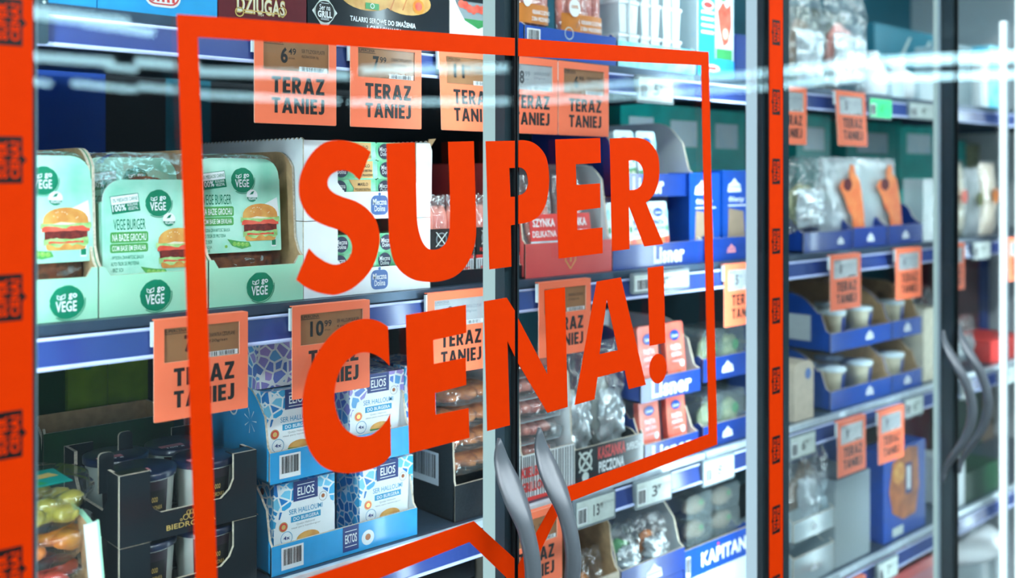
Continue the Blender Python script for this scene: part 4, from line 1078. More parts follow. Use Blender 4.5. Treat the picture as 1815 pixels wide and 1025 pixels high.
def cup_carton(z, label, tabs):
    t = thing('cup_carton', label, 'display carton', (kx, FRONT, z), 0, 'black cartons of cups')
    b = MB(); x0, x1 = -kw / 2, kw / 2; D = .175; h = KH; c0, c1 = x0 + .0345, x1 - .030; lo = .030
    def notch(a, b_): return [(a, h)] + [(a + .0, lo + .016), (a + .004, lo + .006), (a + .013, lo)] + [(b_ - .016, lo), (b_ - .005, lo + .009), (b_, lo + .02)] + [(b_, h)]
    fp = [(x0, 0), (x1, 0), (x1, h)] + notch(c0, c1)[::-1] + [(x0, h)]
    b.prism(fp, 0, .002, 'black_card', edge='edge_card'); b.prism(fp, .002, .004, 'kraft', edge='edge_card')
    b.box(x0, x1, .004, D, 0, .002, 'black_card')
    for xs in (x0, x1 - .004):
        b.T, keep = b.T @ SIDE(xs), b.T
        b.prism([(.004, 0), (D, 0), (D, h), (D - .035, h), (D - .035, lo + .02), (D - .05, lo), (.05, lo), (.036, lo + .015), (.036, h), (.004, h)], -.004, 0, 'black_card', edge='edge_card'); b.T = keep
    b.prism(fp, D - .003, D, 'black_card', edge='edge_card')
    b.box(x0 + .001, x0 + .0345, .004, .022, h - .002, h, 'black_card'); b.box(x1 - .030, x1 - .001, .004, .022, h - .002, h, 'black_card')
    y = -.0006
    b.text('BIEDRONKA', -.030, .030, .0075, .0135, y, 'gold', .015)
    for k in (-1, 0, 1): b.ring(k * .007, .0185, .0035, .0009, y, 'gold', 12); b.ring(k * .0035, .0235, .0028, .0008, y, 'gold', 10)
    b.ring(-.0125, .0165, .0015, .0006, y, 'gold', 8); b.ring(.0125, .0165, .0015, .0006, y, 'gold', 8)
    b.build('carton', t)
    if tabs:
        for (a, bb, mat) in ((x0 - .004, .05, 'black_card'), (x1 - .028, .10, 'white'), (x0 + .05, .13, 'black_card')):
            q = MB(); q.prism(rrect(a, a + .017, h - .03, h + .016, .005, 3, 'cd'), bb, bb + .004, mat, edge='edge_card'); q.build('tab', t)
    return t
c0s = None
for zi, nm in ((Z_LOW + .0008, 'lower'), (Z_LOW + .0008 + KH + .0008, 'upper')):
    cup_carton(zi, f'{nm} black carton with a cut front holding satin cups', nm == 'upper')
    for r_ in range(2):
        for c_ in range(2):
            lab = f'satin cup with dark lid, {("front", "back")[r_]} {("left", "right")[c_]} in the {nm} black carton'
            loc = (kx - kw / 2 + .0435 + .0765 * c_, FRONT + .007 + .080 * r_, zi + .003)
            c0s = cup(loc, lab) if c0s is None else dup(c0s, loc, lab)
# dim cartons standing at the back of the third shelf
for i, (p0, p1, h, m, lab, nn) in enumerate(((30, 118, .29, 'dark_green', 'dark green carton at the back of the third shelf by the orange strip', 1.48), (120, 190, .275, 'lime', 'lime green carton in the dim back of the third shelf', 1.47), (192, 262, .28, 'lime', 'lime and dark carton behind the lowest orange price tag', 1.47))):
    x, w = span(p0, p1, nn)
    t = thing('drink_carton', lab, 'carton', (x, nn, Z_LOW + .0005), 0, 'dim cartons at the back'); b = MB()
    b.prism(rrect(-w / 2, w / 2, 0, h, .004, 3), 0, .07, m); b.disc(0, h * .82, w * .16, -.0005, 'vege_green'); b.rect(-w * .4, w * .4, h * .2, h * .5, -.0005, 'dark_green'); b.disc(-w * .1, h * .4, w * .12, -.0009, 'red_print'); b.disc(w * .15, h * .32, w * .1, -.0009, 'pea')
    b.build('box', t)
x, w = span(70, 300, 1.36)
t = thing('cardboard_tray', 'flat cardboard tray behind the black cup cartons', 'tray', (x, 1.345, Z_LOW + .0005)); b = MB(); open_tray(b, w, .09, .165, .17, 'dark_green', 'kraft', rise=.01); b.build('tray', t)

# blue cheese display
hx, hw = span(481, 739, FRONT)
BW, BH, BD = .0885, .1000, .055
def cheese_box(loc, label, mosaic='halloumi', rz=0.0, rx=0.0):
    t = thing('cheese_box', label, 'cheese box', loc, rz, 'blue mosaic cheese boxes'); t.rotation_euler.x = rx
    b = MB(); x0, x1 = -BW / 2, BW / 2
    b.box(x0, x1, 0, BD, 0, BH, mosaic)
    X = lambda f: x0 + f * BW
    Z = lambda f: BH * (1 - .76 * f)
    y = -.0004
    b.poly([(X(p[0]), Z(p[1])) for p in ((0, 1.31), (1, 1.31), (1, .56), (.985, .48), (.93, .44), (.90, .32), (.80, .22), (.72, .16), (.70, .30), (.30, .30), (.26, .40), (.13, .46), (.10, .56), (.04, .60), (.02, .70), (0, .74))], y, 'white')
    y -= .0003
    b.rect(X(.31), X(.71), Z(.33), Z(-.0), y, 'navy_print')
    b.text('ELIOS', X(.375), X(.65), Z(.245), Z(.105), y - .0003, 'white', .02)
    b.rect(X(.37), X(.655), Z(.07), Z(.058), y - .0003, 'white'); b.rect(X(.37), X(.655), Z(.29), Z(.278), y - .0003, 'white')
    b.text('SER HALLOUMI', X(.24), X(.79), Z(.53), Z(.445), y, 'cyan_print', .005)
    b.rect(X(.27), X(.76), Z(.665), Z(.565), y, 'cyan_print'); b.text('DO BURGERA', X(.31), X(.725), Z(.645), Z(.585), y - .0003, 'white', .015)
    b.text('Queijo Halloumi', X(.36), X(.66), Z(.735), Z(.695), y, 'grey_plastic'); b.text('Ideal para hamburguer', X(.28), X(.76), Z(.785), Z(.75), y, 'grey_plastic')
    r = BW * .07
    b.disc(X(.15), Z(.705), r, y, 'butter_gold'); b.disc(X(.15), Z(.705), r * .78, y - .0002, 'red_print'); b.disc(X(.15), Z(.705), r * .5, y - .0004, 'gold')
    b.ring(X(.2), Z(.90), BW * .095, BW * .008, y, 'cyan_print'); b.text('4x', X(.15), X(.255), Z(.925), Z(.865), y, 'navy_print', .03)
    b.ring(X(.80), Z(.345), BW * .068, BW * .006, y, 'grey_plastic'); b.disc(X(.80), Z(.34), BW * .03, y, 'caramel', n=9)
    burger_print(b, X(.56), Z(1.0) + .004, BW * .38, y) if False else None
    b.poly([(X(.36), Z(.985)), (X(.74), Z(.985))] + [(X(.55 + .19 * math.cos(math.pi * k / 10)), Z(.97 - .11 * math.sin(math.pi * k / 10))) for k in range(11)], y, 'bun')
    b.poly([(X(.36), Z(.998)), (X(.74), Z(.998)), (X(.75), Z(.97)), (X(.55), Z(.985)), (X(.35), Z(.965))], y - .0004, 'green_print')
    b.T = LEFTF(x0, BD); b.disc(BD * .5, BH * .88, .0045, -.0006, 'maroon_card'); b.T = Matrix.Identity(4)
    b.build('box', t); return t
def blue_display(x, w, z, hf, hs, label, n=FRONT, barc=True, logo=True, lens=.012):
    t = thing('display_carton', label, 'display carton', (x, n, z), 0, 'sky blue cheese displays'); b = MB(); x0 = -w / 2
    open_tray(b, w, .24, hf, hs, 'cyan_card', 'white', rise=.018, slope=.05, rnd=.03)
    b.barcode(x0 + w * .06, x0 + w * .20, hf * .12, hf * .88, -.0009)
    if logo:
        b.rect(x0 + w * .46, x0 + w * .57, hf * .12, hf * 1.0, -.0008, 'navy_print'); b.text('EKTOS', x0 + w * .475, x0 + w * .556, hf * .40, hf * .72, -.0011, 'white', .02); b.rect(x0 + w * .475, x0 + w * .556, hf * .82, hf * .845, -.0011, 'white'); b.rect(x0 + w * .475, x0 + w * .556, hf * .28, hf * .305, -.0011, 'white')
        b.disc(x0 + w * .635, hf * .42, hf * .27, -.0008, 'white'); b.disc(x0 + w * .635, hf * .44, hf * .12, -.0011, 'caramel', n=9)
    b.T = LEFTF(x0, .24)
    b.ring(.15, hs * .72, .012, .0025, -.0022, 'white', 20); b.barcode(.008, .03, .03, hs * .6, -.0022, False)
    for k in range(7):
        a = k * .9; b.poly([(.195 + .003 * math.cos(a), hs * .62 + .003 * math.sin(a)), (.195 + .016 * math.cos(a + .12), hs * .62 + .016 * math.sin(a + .12)), (.195 + .016 * math.cos(a), hs * .62 + .016 * math.sin(a))], -.0022, 'white')
    b.T = Matrix.Identity(4)
    b.build('carton', t)
blue_display(hx, hw, Z_LOW + .0006, .0365, .112, 'lower sky blue display carton with a barcode on the third shelf')
blue_display(hx - .0075, hw - .010, Z_LOW + .114, .0385, .115, 'upper sky blue display carton stacked over the lower one', n=FRONT - .0005, logo=False)
L_ = U(485, 1.13) + BW / 2
R_ = U(636, 1.13) + BW / 2
cb = cheese_box((L_, 1.130, Z_LOW + .006), 'blue mosaic cheese box, left in the lower sky blue display')
dup(cb, (R_ + .001, 1.130, Z_LOW + .006), 'blue mosaic cheese box, right in the lower sky blue display')
dup(cb, (L_ - .012, 1.130, Z_LOW + .124), 'blue mosaic cheese box, left in the upper sky blue display')
cheese_box((R_ - .013, 1.132, Z_LOW + .126), 'violet tinted mosaic cheese box, right in the upper sky blue display', 'halloumi_violet')
cheese_box((L_ - .016, 1.143, Z_LOW + .2265 + BD), 'violet tinted mosaic cheese box lying across the upper left box', 'halloumi_violet', 0, math.pi / 2 * 0 + 0.0).rotation_euler = (-math.pi / 2, 0, 0)
cheese_box((R_ + .044, 1.192, Z_LOW + .126), 'blue mosaic cheese box turned sideways at the right end of the upper display', 'halloumi', -math.pi / 2 + .0)

# ---- third shelf, before the seam: black carton with a barcode holding bags of pastries
gx, gw = span(806, 912, FRONT)
t = thing('display_carton', 'black speckled display carton with a barcode on its side, holding pastry bags', 'display carton', (gx, FRONT, Z_LOW + .0006)); b = MB()
M['speckle'] = pm('speckled black card', (26, 32, 38), 0.4, rgb2=(64, 70, 76), scale=700, lo=.55, hi=.8)
open_tray(b, gw, .26, .052, .132, 'speckle', 'speckle', rise=.006, slope=.0, rnd=.004)
b.T = LEFTF(-gw / 2, .26); b.barcode(.150, .226, .045, .092, -.0022, True, 8); b.T = Matrix.Identity(4)
b.disc(.045, .044, .004, -.0009, 'white', n=10); b.rect(.040, .044, .015, .032, -.0009, 'white')
b.build('carton', t)
def pastry_bag(loc, label, seed, w=.112, h=.032):
    t = thing('pastry_bag', label, 'pastry bag', loc, 0, 'clear bags of brown pastries')
    for k in range(3):
        p = MB(); p.blob((-w * .3 + k * w * .3, .05, h * .5), (w * .17, .040, h * .36), 'pastry', 16, 10, .22, seed * 7 + k); p.build('pastry', t)
    f = MB(); f.pillow(w, h, .105, 'film', 0, .052, 0, nx=22, nz=8, crumple=.004, seed=seed, power=5); f.build('film', t)
    return t
for i, nm in enumerate(('lowest', 'second lowest', 'third', 'topmost')):
    pastry_bag((gx + .0, FRONT + .012, Z_LOW + .054 + .0335 * i), f'clear bag of brown pastries, {nm} in the black speckled carton', i + 3)
# ---- sausage trays right of the seam (third shelf)
qx, qw = span(925, 1018, FRONT)
t = thing('display_carton', 'black and white striped display carton with red words behind the door handles', 'display carton', (qx, FRONT, Z_LOW + .0006)); b = MB()
open_tray(b, qw, .26, .070, .20, 'white', 'white', rise=.012, slope=.0, rnd=.02)
k = -qw / 2 + .002; r = random.Random(2)
while k < qw / 2 - .004: b.rect(k, k + .0022, .002, .068, -.0008, 'ink_grey'); k += r.choice((.004, .005, .006))
b.text('KIELBASA', -qw * .62 + .012, -qw * .03 + .006, .036, .052, -.0012, 'red_print', .03); b.text('GRILLOWE', -qw * .62 + .012, -qw * .03 + .006, .014, .029, -.0012, 'red_print', .03)
b.rect(-qw / 2, qw / 2, 0, .006, -.0012, 'red_print')
b.build('carton', t)
def meat_tray(loc, label, seed, w=.105):
    t = thing('sausage_tray', label, 'sausage tray', loc, 0, 'wrapped sausage trays stacked')
    b = MB(); b.prism([(-w / 2 + .006, 0), (w / 2 - .006, 0), (w / 2, .018), (w / 2 - .003, .018), (w / 2 - .008, .002), (-w / 2 + .008, .002), (-w / 2 + .003, .018), (-w / 2, .018)], 0, .10, 'frosted'); b.build('tray', t)
    for k in range(4):
        p = MB(); p.tube([(-w * .40 + w * .2 * k + .010, .012 + .076 * j / 5, .015 + .002 * (k % 2)) for j in range(6)], [.006, .0105, .011, .011, .0105, .006], 'pink_meat', 12); p.build('sausage', t)
    f = MB(); f.pillow(w, .033, .11, 'film', 0, .05, .001, nx=20, nz=8, crumple=.003, seed=seed, power=6); f.build('film', t)
    return t
for i, nm in enumerate(('lowest', 'second', 'third', 'fourth', 'topmost')):
    meat_tray((qx - .008, FRONT + .014, Z_LOW + .046 + .0345 * i), f'wrapped tray of pink sausages, {nm} of the stack right of the centre seam', i + 1)
# ---- silver bags in a black carton with red and white words
ax, aw = span(1019, 1140, FRONT)
t = thing('display_carton', 'black display carton with red and white words in front of silver bags', 'display carton', (ax, FRONT, Z_LOW + .0006)); b = MB()
open_tray(b, aw, .26, .058, .062, 'black_card', 'black_card', rise=.012)
b.text('KASZANKA', -aw * .18, aw * .22, .034, .054, -.0009, 'red_print', .03); b.text('PIECZONA', -aw * .17, aw * .2, .012, .030, -.0009, 'white', .03); b.text('SUPERCENA', aw * .24, aw * .47, .036, .048, -.0009, 'white', .02)
b.disc(-aw * .36, .036, .016, -.0009, 'label_grey', n=14); b.disc(-aw * .36, .036, .012, -.0011, 'ink', n=14); b.disc(-aw * .36, .012, .008, -.0009, 'label_grey', n=12)
b.poly([(-aw * .46, .052), (-aw * .44, .055), (-aw * .26, .022), (-aw * .28, .02)], -.0013, 'label_grey'); b.poly([(-aw * .28, .055), (-aw * .26, .052), (-aw * .44, .02), (-aw * .46, .022)], -.0013, 'label_grey')
b.build('carton', t)
def silver_bag(loc, label, w, h, seed, inner='caramel', group='silvery clear bags'):
    t = thing('silver_bag', label, 'bag', loc, 0, group)
    g = MB(); g.blob((0, .028, h * .40), (w * .36, .012, h * .28), inner, 14, 10, .3, seed); g.build('filling', t)
    f = MB(); f.pillow(w, h, .05, 'film', 0, .02, 0, seed=seed, crumple=.016, pinch=.12, nx=24, nz=28); f.build('film', t)
    s = MB(); s.pillow(w * .70, h * .50, .03, 'foil', w * .06, .012, h * .10, seed=seed + 3, crumple=.014); s.build('foil_liner', t)
    return t
for i in range(2):
    silver_bag((ax - aw * .25 + aw * .5 * i, FRONT + .03, Z_LOW + .01), ('crumpled silvery bag, left in the black carton with red words', 'crumpled silvery bag, right in the black carton, beside the coral sachets')[i], aw * .46, .205, 20 + i, 'label_grey')
# ---- salad boxes by the pale post (third shelf)
vx, vw = span(1246, 1330, FRONT)
def navy_crest_carton(px0, px1, z, hf, hs, label, n=FRONT, d=.2, mat='navy_card', crests=(0.0,), group='navy cartons with a white crest', cs=.013):
    x, w = span(px0, px1, n)
    t = thing('display_carton', label, 'display carton', (x, n, z), 0, group); b = MB()
    open_tray(b, w, d, hf, hs, mat, mat, rise=.03, slope=.2)
    for c in crests: crest(b, c * w, hf * .45, cs, -.0009)
    b.build('carton', t); return x, w
def salad_box(loc, label, w, h, seed, grp='clear salad boxes', fill='salad'):
    t = thing('salad_box', label, 'salad box', loc, 0, grp)
    b = MB(); b.prism(rrect(-w / 2, w / 2, 0, h, .008, 4), 0, .07, 'tinted'); b.box(-w * .48, w * .48, .045, .068, .002, h * .7, 'ink_grey'); b.build('box', t)
    f = MB(); f.blob((0, .016, h * .45), (w * .42, .012, h * .36), fill, 14, 8, .25, seed); f.disc(w * .1, h * .6, h * .12, .0025, 'green_print', n=10); f.build('filling', t)
    return t
navy_crest_carton(1246, 1330, Z_LOW + .0006, .040, .05, 'navy carton with a white crest, lower one by the pale post', cs=.016)
navy_crest_carton(1246, 1330, Z_LOW + .120, .042, .05, 'navy carton with a white crest, upper one by the pale post', cs=.018)
for i in range(2):
    for k in range(2):
        salad_box((vx - vw * .23 + vw * .46 * k, FRONT + .008, Z_LOW + .005 + .119 * i), f'clear salad box, {("left", "right")[k]} in the {("lower", "upper")[i]} navy crest carton by the pale post', vw * .44, .088, i * 2 + k)

# ---- top shelf, left door
def goods_box(px0, px1, n, z, h, mat, label, cat='carton', name='carton', d=.12, group=None, draw=None, rz=0.0, yoff=0):
    x, w = span(px0, px1, n)
    t = thing(name, label, cat, (x, n + yoff, z), rz, group); b = MB()
    b.prism(rrect(-w / 2, w / 2, 0, h, .003, 3), 0, d, mat)
    if draw: draw(b, w, h, lambda px: U(px, n) - x, lambda px, py: HT(px, py, n) - z)
    b.build('box', t); return t
ZS = Z_TOP + .0006
def d_blue(b, w, h, X, Z):
    b.poly(rrect(X(256), X(320), Z(288, 13), Z(288, -22), .012, 5), -.0006, 'white'); b.poly(rrect(X(259), X(317), Z(288, 9), Z(288, -18), .010, 5), -.0009, 'red_print'); b.poly(rrect(X(262), X(314), Z(288, 6.5), Z(288, -16), .009, 5), -.0012, 'white')
    for k in range(5): b.rect(X(268 + 9 * k), X(273 + 9 * k), Z(288, 4), Z(288, -10), -.0014, 'red_print')
goods_box(-10, 171, FRONT, ZS, .16, 'cyan_card', 'sky blue carton on the top shelf at the left picture edge', group='sky blue cartons on the top shelf')
goods_box(173, 385, FRONT, ZS, .16, 'cyan_card', 'sky blue carton with a white and red badge on the top shelf', group='sky blue cartons on the top shelf', draw=d_blue)
def d_maroon(b, w, h, X, Z):
    b.text('DZIUGAS', X(420), X(504), Z(460, 25), Z(460, -2), -.0009, 'cream_print', .02)
    b.text('DZIUGAS', X(419), X(505), Z(460, 27), Z(460, -4), -.0006, 'gold', .05)
    b.text('1924', X(457), X(467), Z(462, 29), Z(462, 24.5), -.0008, 'cream_print')
    b.rect(X(430), X(497), Z(462, 22.5), Z(462, 20.5), -.0011, 'gold')
    for px in (424, 500): b.ring(X(px), Z(px, 21), .006, .0014, -.0009, 'gold', 14)
goods_box(387, 543, FRONT, ZS, .13, 'maroon_card', 'dark red carton with gold and cream lettering on the top shelf', draw=d_maroon)
def d_grill(b, w, h, X, Z):
    y = -.0006
    for (px, py, rx_, rz_) in ((650, -8, 47, 27), (720, 3, 43, 24)):
        b.disc(X(px), Z(px, py), X(px + rx_) - X(px), y, 'tan_print', ry=Z(px, py - rz_) - Z(px, py), n=24); y -= .0002
    for k in range(3): b.poly([(X(690 + 22 * k), Z(690 + 22 * k, 18)), (X(692 + 22 * k), Z(692 + 22 * k, 19)), (X(704 + 22 * k), Z(704 + 22 * k, -14)), (X(702 + 22 * k), Z(702 + 22 * k, -14))], y, 'caramel')
    b.disc(X(741), Z(741, 13), .010, y - .0003, 'orange_olive', n=14); b.disc(X(741), Z(741, 12), .006, y - .0006, 'tomato', n=12)
    b.rect(X(647), X(671), Z(659, 17), Z(659, 6), y - .0003, 'green_print'); b.ring(X(659), Z(659, 11), .0035, .001, y - .0005, 'white', 12)
    cx, cz = X(575), Z(575, 21)
    b.poly([(cx - .0185, cz), (cx, cz + .024), (cx + .0185, cz), (cx, cz - .024)], -.0006, 'label_grey'); b.disc(cx, cz, .0150, -.0009, 'label_grey'); b.disc(cx, cz, .0138, -.0011, 'ink')
    for s_ in (-1, 1): b.poly([(cx + s_ * .0185, cz), (cx + s_ * .0160, cz - .003 * s_), (cx + s_ * .0160, cz + .003 * s_)], -.0011, 'white')
    b.text('Ser na', cx - .008, cx + .008, cz + .002, cz + .009, -.0014, 'white', .01); b.text('GRILL', cx - .0105, cx + .0105, cz - .0075, cz + .001, -.0014, 'white', .04)
    for k in (-.0105, -.0088, .0105): b.rect(cx - .006, cx + .006, cz + k, cz + k + .0006, -.0014, 'white')
    za = (Z(620, 37) + Z(736, 51)) / 2; zb = (Z(620, 24) + Z(736, 40)) / 2
    b.text('TALARKI SEROWE DO SMAŻENIA', X(620), X(736), za, zb, -.0009, 'white', .03)
    b.text('I GRILLOWANIA', X(650), X(712), za - .012, za - .003, -.0009, 'white', .03)
goods_box(545, 796, FRONT, ZS, .15, 'black_card', 'black carton of grilling cheese with pictures of golden slices', draw=d_grill)
x, w = span(797, 880, FRONT)
t = thing('display_carton', 'white torn display carton with tomato packs before the centre seam', 'display carton', (x, FRONT, ZS)); b = MB()
b.prism([(-w / 2, 0), (w / 2, 0), (w / 2, .030), (w / 2 - .008, .037), (w / 2 - .02, .040), (w / 2 - .035, .034), (-w / 2 + .028, .044), (-w / 2 + .016, .06), (-w / 2, .09)], 0, .003, 'white', edge='edge_card')
b.box(-w / 2, w / 2, .003, .2, 0, .003, 'white'); b.box(-w / 2, -w / 2 + .003, .003, .2, .003, .1, 'white'); b.box(w / 2 - .003, w / 2, .003, .2, .003, .08, 'white'); b.build('carton', t)
def tomato_pack(loc, label, seed):
    t = thing('tomato_pack', label, 'tomato pack', loc, 0, 'packs with red tomato prints'); b = MB()
    b.prism(rrect(-.029, .029, 0, .12, .006, 3), 0, .02, 'frosted'); r = random.Random(seed)
    b.rect(-.027, .027, .07, .118, -.0004, 'black_card')
    for k in range(7): b.disc(-.022 + .0075 * k, .055 + .012 * r.random(), .006, -.0008 - .0001 * k, 'tomato', n=12)
    b.rect(-.026, .026, .012, .045, -.0004, 'green_print'); b.build('pack', t)
for i in range(1):
    tomato_pack((x + .007, FRONT + .010, ZS + .004), 'tomato printed pack inside the white torn carton on the top shelf', i)

# ---- top shelf, right of the seam
cx_, cw_ = span(930, 1092, FRONT)
t = thing('display_carton', 'low blue display carton under the sausage packs on the top shelf', 'display carton', (cx_, FRONT, ZS)); b = MB(); open_tray(b, cw_, .2, .050, .055, 'royal_card', 'royal_card'); b.barcode(-cw_ / 2 + .004, -cw_ / 2 + .032, .022, .046, -.0009); b.ring(-.008, .046, .010, .0015, -.0009, 'label_grey'); b.build('carton', t)
def frank_pack(loc, label, w, h, seed):
    t = thing('frankfurter_pack', label, 'sausage pack', loc, 0, 'frankfurter packs on the top shelf')
    for k in range(5):
        p = MB(); p.tube([(-w * .4 + k * w * .2, .012, h * (.12 + .8 * j / 5)) for j in range(6)], [.005, .0085, .009, .009, .0085, .005], 'pink_meat', 10); p.build('sausage', t)
    f = MB(); f.pillow(w, h, .032, 'film', 0, .012, 0, crumple=.003, seed=seed, power=5); f.build('film', t)
    l = MB(); l.sheet(lambda u, v: (-w * .48 + w * .96 * u, -.0055 + .008 * abs(2 * u - 1) ** 4, h * (.14 + .20 * v)), 12, 3, 'orange_band')
    l.text('KIELBASKI Z SZYNKI', -w * .1, w * .40, h * .24, h * .28, -.0062, 'white', .02); l.text('Z SERA WEDZONEGO', -w * .12, w * .40, h * .17, h * .21, -.0062, 'white', .02)
    l.disc(-w * .26, h * .40, w * .13, -.0066, 'white', ry=h * .095); l.text('100%', -w * .34, -w * .18, h * .39, h * .43, -.0069, 'orange_band', .02); l.disc(-w * .22, h * .56, w * .13, -.0062, 'white', ry=h * .06)
    l.build('printed_label', t); return t
frank_pack((U(958, FRONT), FRONT + .016, ZS + .035), 'frankfurter pack with an ochre band, beside the centre seam', .072, .15, 1)
frank_pack((U(1046, FRONT), FRONT + .016, ZS + .030), 'frankfurter pack with an ochre band, next to the white cups', .098, .15, 2)
dx_, dw_ = span(1095, 1232, FRONT)
t = thing('display_carton', 'low cyan display carton under the white cups on the top shelf', 'display carton', (dx_, FRONT, ZS)); b = MB(); open_tray(b, dw_, .2, .046, .05, 'aqua_print', 'aqua_print'); b.build('carton', t)
def white_cup(loc, label, w=.05, h=.055):
    t = thing('white_cup', label, 'cup', loc, 0, 'white cups in the cyan carton')
    b = MB(); b.prism([(-w * .42, 0), (w * .42, 0), (w * .5, h * .9), (-w * .5, h * .9)], 0, w, 'offwhite'); b.build('cup', t)
    l = MB(); l.box(-w * .53, w * .53, -.002, w + .002, h * .9, h, 'white'); l.box(-.001, .001, -.004, -.0005, .0, h, 'white'); l.disc(w * .25, h * .62, w * .13, -.0008, 'label_grey', n=10); l.build('lid', t)
    return t
wc = None
for r_ in range(3):
    for c_ in range(3):
        lab = f'white cup, {("left", "middle", "right")[c_]} column, {("lowest", "second", "top")[r_]} layer in the cyan carton'
        loc = (dx_ - dw_ / 2 + .040 + .0575 * c_, FRONT + .012, ZS + .006 + .0565 * r_)
        wc = white_cup(loc, lab) if wc is None else dup(wc, loc, lab)
def d_paprika(b, w, h, X, Z):
    b.rect(-w * .48, -w * .02, h * .02, h * .98, -.0005, 'cyan_card'); b.disc(-w * .22, h * .66, w * .16, -.0008, 'white', ry=h * .045); b.disc(-w * .22, h * .66, w * .13, -.001, 'red_print', ry=h * .03)
    for k in range(4): b.rect(-w * .4, -w * .06, h * (.58 - .06 * k), h * (.605 - .06 * k), -.0008, 'white')
    b.poly([(w * .04, h * .62), (w * .2, h * .72), (w * .3, h * .66), (w * .42, h * .72), (w * .44, h * .5), (w * .34, h * .34), (w * .2, h * .3), (w * .1, h * .45)], -.0008, 'tomato')
    b.disc(w * .26, h * .42, w * .07, -.001, 'cream_print', ry=h * .05); b.rect(w * .0, w * .46, h * .18, h * .28, -.0008, 'green_print'); b.disc(w * .2, h * .78, w * .12, -.001, 'green_print', n=9)
    b.rect(-w * .5, w * .5, 0, h * .18, -.0011, 'cyan_card'); b.disc(-w * .12, h * .09, w * .22, -.0014, 'white', ry=h * .035); b.text('MIX', -w * .24, 0, h * .07, h * .11, -.0017, 'red_print', .03) if False else b.rect(-w * .24, 0, h * .075, h * .105, -.0017, 'red_print')
goods_box(1236, 1300, FRONT, ZS, .20, 'card_white', 'cyan and white carton with a red pepper picture by the pale post', draw=d_paprika, d=.08)
goods_box(1304, 1345, FRONT + .05, ZS, .10, 'navy_card', 'navy carton at the pale post on the top shelf', d=.06)

# ---- bottom shelf, seen through the right leaf of the near pair
ZBB = Z_BOT + .0006
x, w = span(1004, 1098, FRONT)
t = thing('display_carton', 'plain beige carton with a cut front on the bottom shelf behind the door handles', 'display carton', (x, FRONT, ZBB)); b = MB(); open_tray(b, w, .22, .175, .268, 'beige', 'kraft', rise=.02, slope=.2, rnd=.02); b.build('carton', t)
goods_box(1101, 1212, FRONT, ZBB, .132, 'navy_card', 'plain navy carton below the navy carton with grey side walls', d=.2)
x, w = span(1101, 1213, FRONT); ZNV = ZBB + .133
t = thing('display_carton', 'navy carton with a white crest and tall grey side walls on the bottom shelf', 'display carton', (x, FRONT, ZNV)); b = MB(); open_tray(b, w, .2, .040, .125, 'navy_card', 'offwhite', rise=.03, slope=.05, rnd=.03); crest(b, 0, .016, .022, -.0009); b.build('carton', t)
for i, (fill, lab) in enumerate((('green_print', 'green bag inside the navy carton with grey side walls, left'), ('caramel', 'brown bag inside the navy carton with grey side walls, right'))):
    silver_bag((x - w * .22 + w * .42 * i, FRONT + .020, ZNV + .005), lab, w * .40, .095, 40 + i, fill, 'bags on the bottom shelf')
x, w = span(1213, 1330, FRONT)
t = thing('display_carton', 'bright blue carton with white italic lettering on the bottom shelf', 'display carton', (x, FRONT, ZBB + .112)); b = MB(); open_tray(b, w, .2, .052, .058, 'royal_card', 'royal_card'); b.text('KAPITAN', -w * .26, w * .42, .012, .038, -.0009, 'white', .035); b.disc(-.002, .043, .003, -.0011, 'red_print', n=10); b.barcode(-w / 2 + .004, -w / 2 + .016, .004, .04, -.0009); b.build('carton', t)
for i in range(3):
    for k in range(2):
        salad_box((x - w * .20 + w * .42 * k, FRONT + .012, ZBB + .116 + .0455 * i), f'clear fish box, {("left", "right")[k]} column, layer {("one", "two", "three", "four")[i]} above the bright blue carton', w * .38, .044, 30 + i * 2 + k, 'clear fish boxes', 'taupe')
goods_box(1215, 1330, FRONT, ZBB, .111, 'offwhite', 'white carton under the bright blue carton on the bottom shelf', d=.18)
def flat_bag(px0, px1, z, h, fill, label, n=FRONT + .02, grp='bags on the bottom shelf', seed=0):
    x, w = span(px0, px1, n); return silver_bag((x, n, z), label, w, h, seed, fill, grp)
flat_bag(1020, 1082, ZBB + .06, .15, 'orange_olive', 'clear bag with yellow filling standing in the beige carton', seed=50)

# ---- right bay
# top shelf
flat_bag(1408, 1470, ZS, .215, 'taupe', 'crinkled clear bag with reddish filling, left on the right top shelf', grp='crinkled bags on the right top shelf', seed=60)
flat_bag(1472, 1548, ZS, .225, 'pink_meat', 'crinkled clear bag with reddish filling, second on the right top shelf', grp='crinkled bags on the right top shelf', seed=61)
def d_dark(b, w, h, X, Z):
    for k in range(2): b.poly([(-w * .4 + w * .3 * k, h * .1), (-w * .34 + w * .3 * k, h * .1), (w * .1 + w * .35 * k, h * .9), (w * .06 + w * .35 * k, h * .9)], -.0005, 'label_grey')  # pale slanted bands are reflections painted onto the carton front
goods_box(1550, 1655, FRONT + .12, ZS, .20, 'back_teal', 'dark teal carton with painted slanted reflections on the right top shelf', draw=d_dark, d=.1)
def white_tub(px0, px1, n, z, h, label, lid='offwhite', body='white'):
    x, w = span(px0, px1, n); R = w / 2
    t = thing('white_tub', label, 'tub', (x, n, z), 0, 'white tubs on the right top shelf')
    b = MB(); b.lathe([(0, 0), (R * .9, 0), (R, h * .1), (R, h * .6), (R * .45, h * .8), (R * .45, h * .9)], 0, R, body, 20); b.build('tub', t)
    l = MB(); l.lathe([(R * .5, h * .88), (R * .5, h), (0, h)], 0, R, lid, 20); l.build('cap', t)
white_tub(1556, 1582, FRONT, ZS, .105, 'small white bottle, left of two in front of the dark teal carton')
white_tub(1603, 1632, FRONT, ZS, .098, 'small white bottle, right of two in front of the dark teal carton')
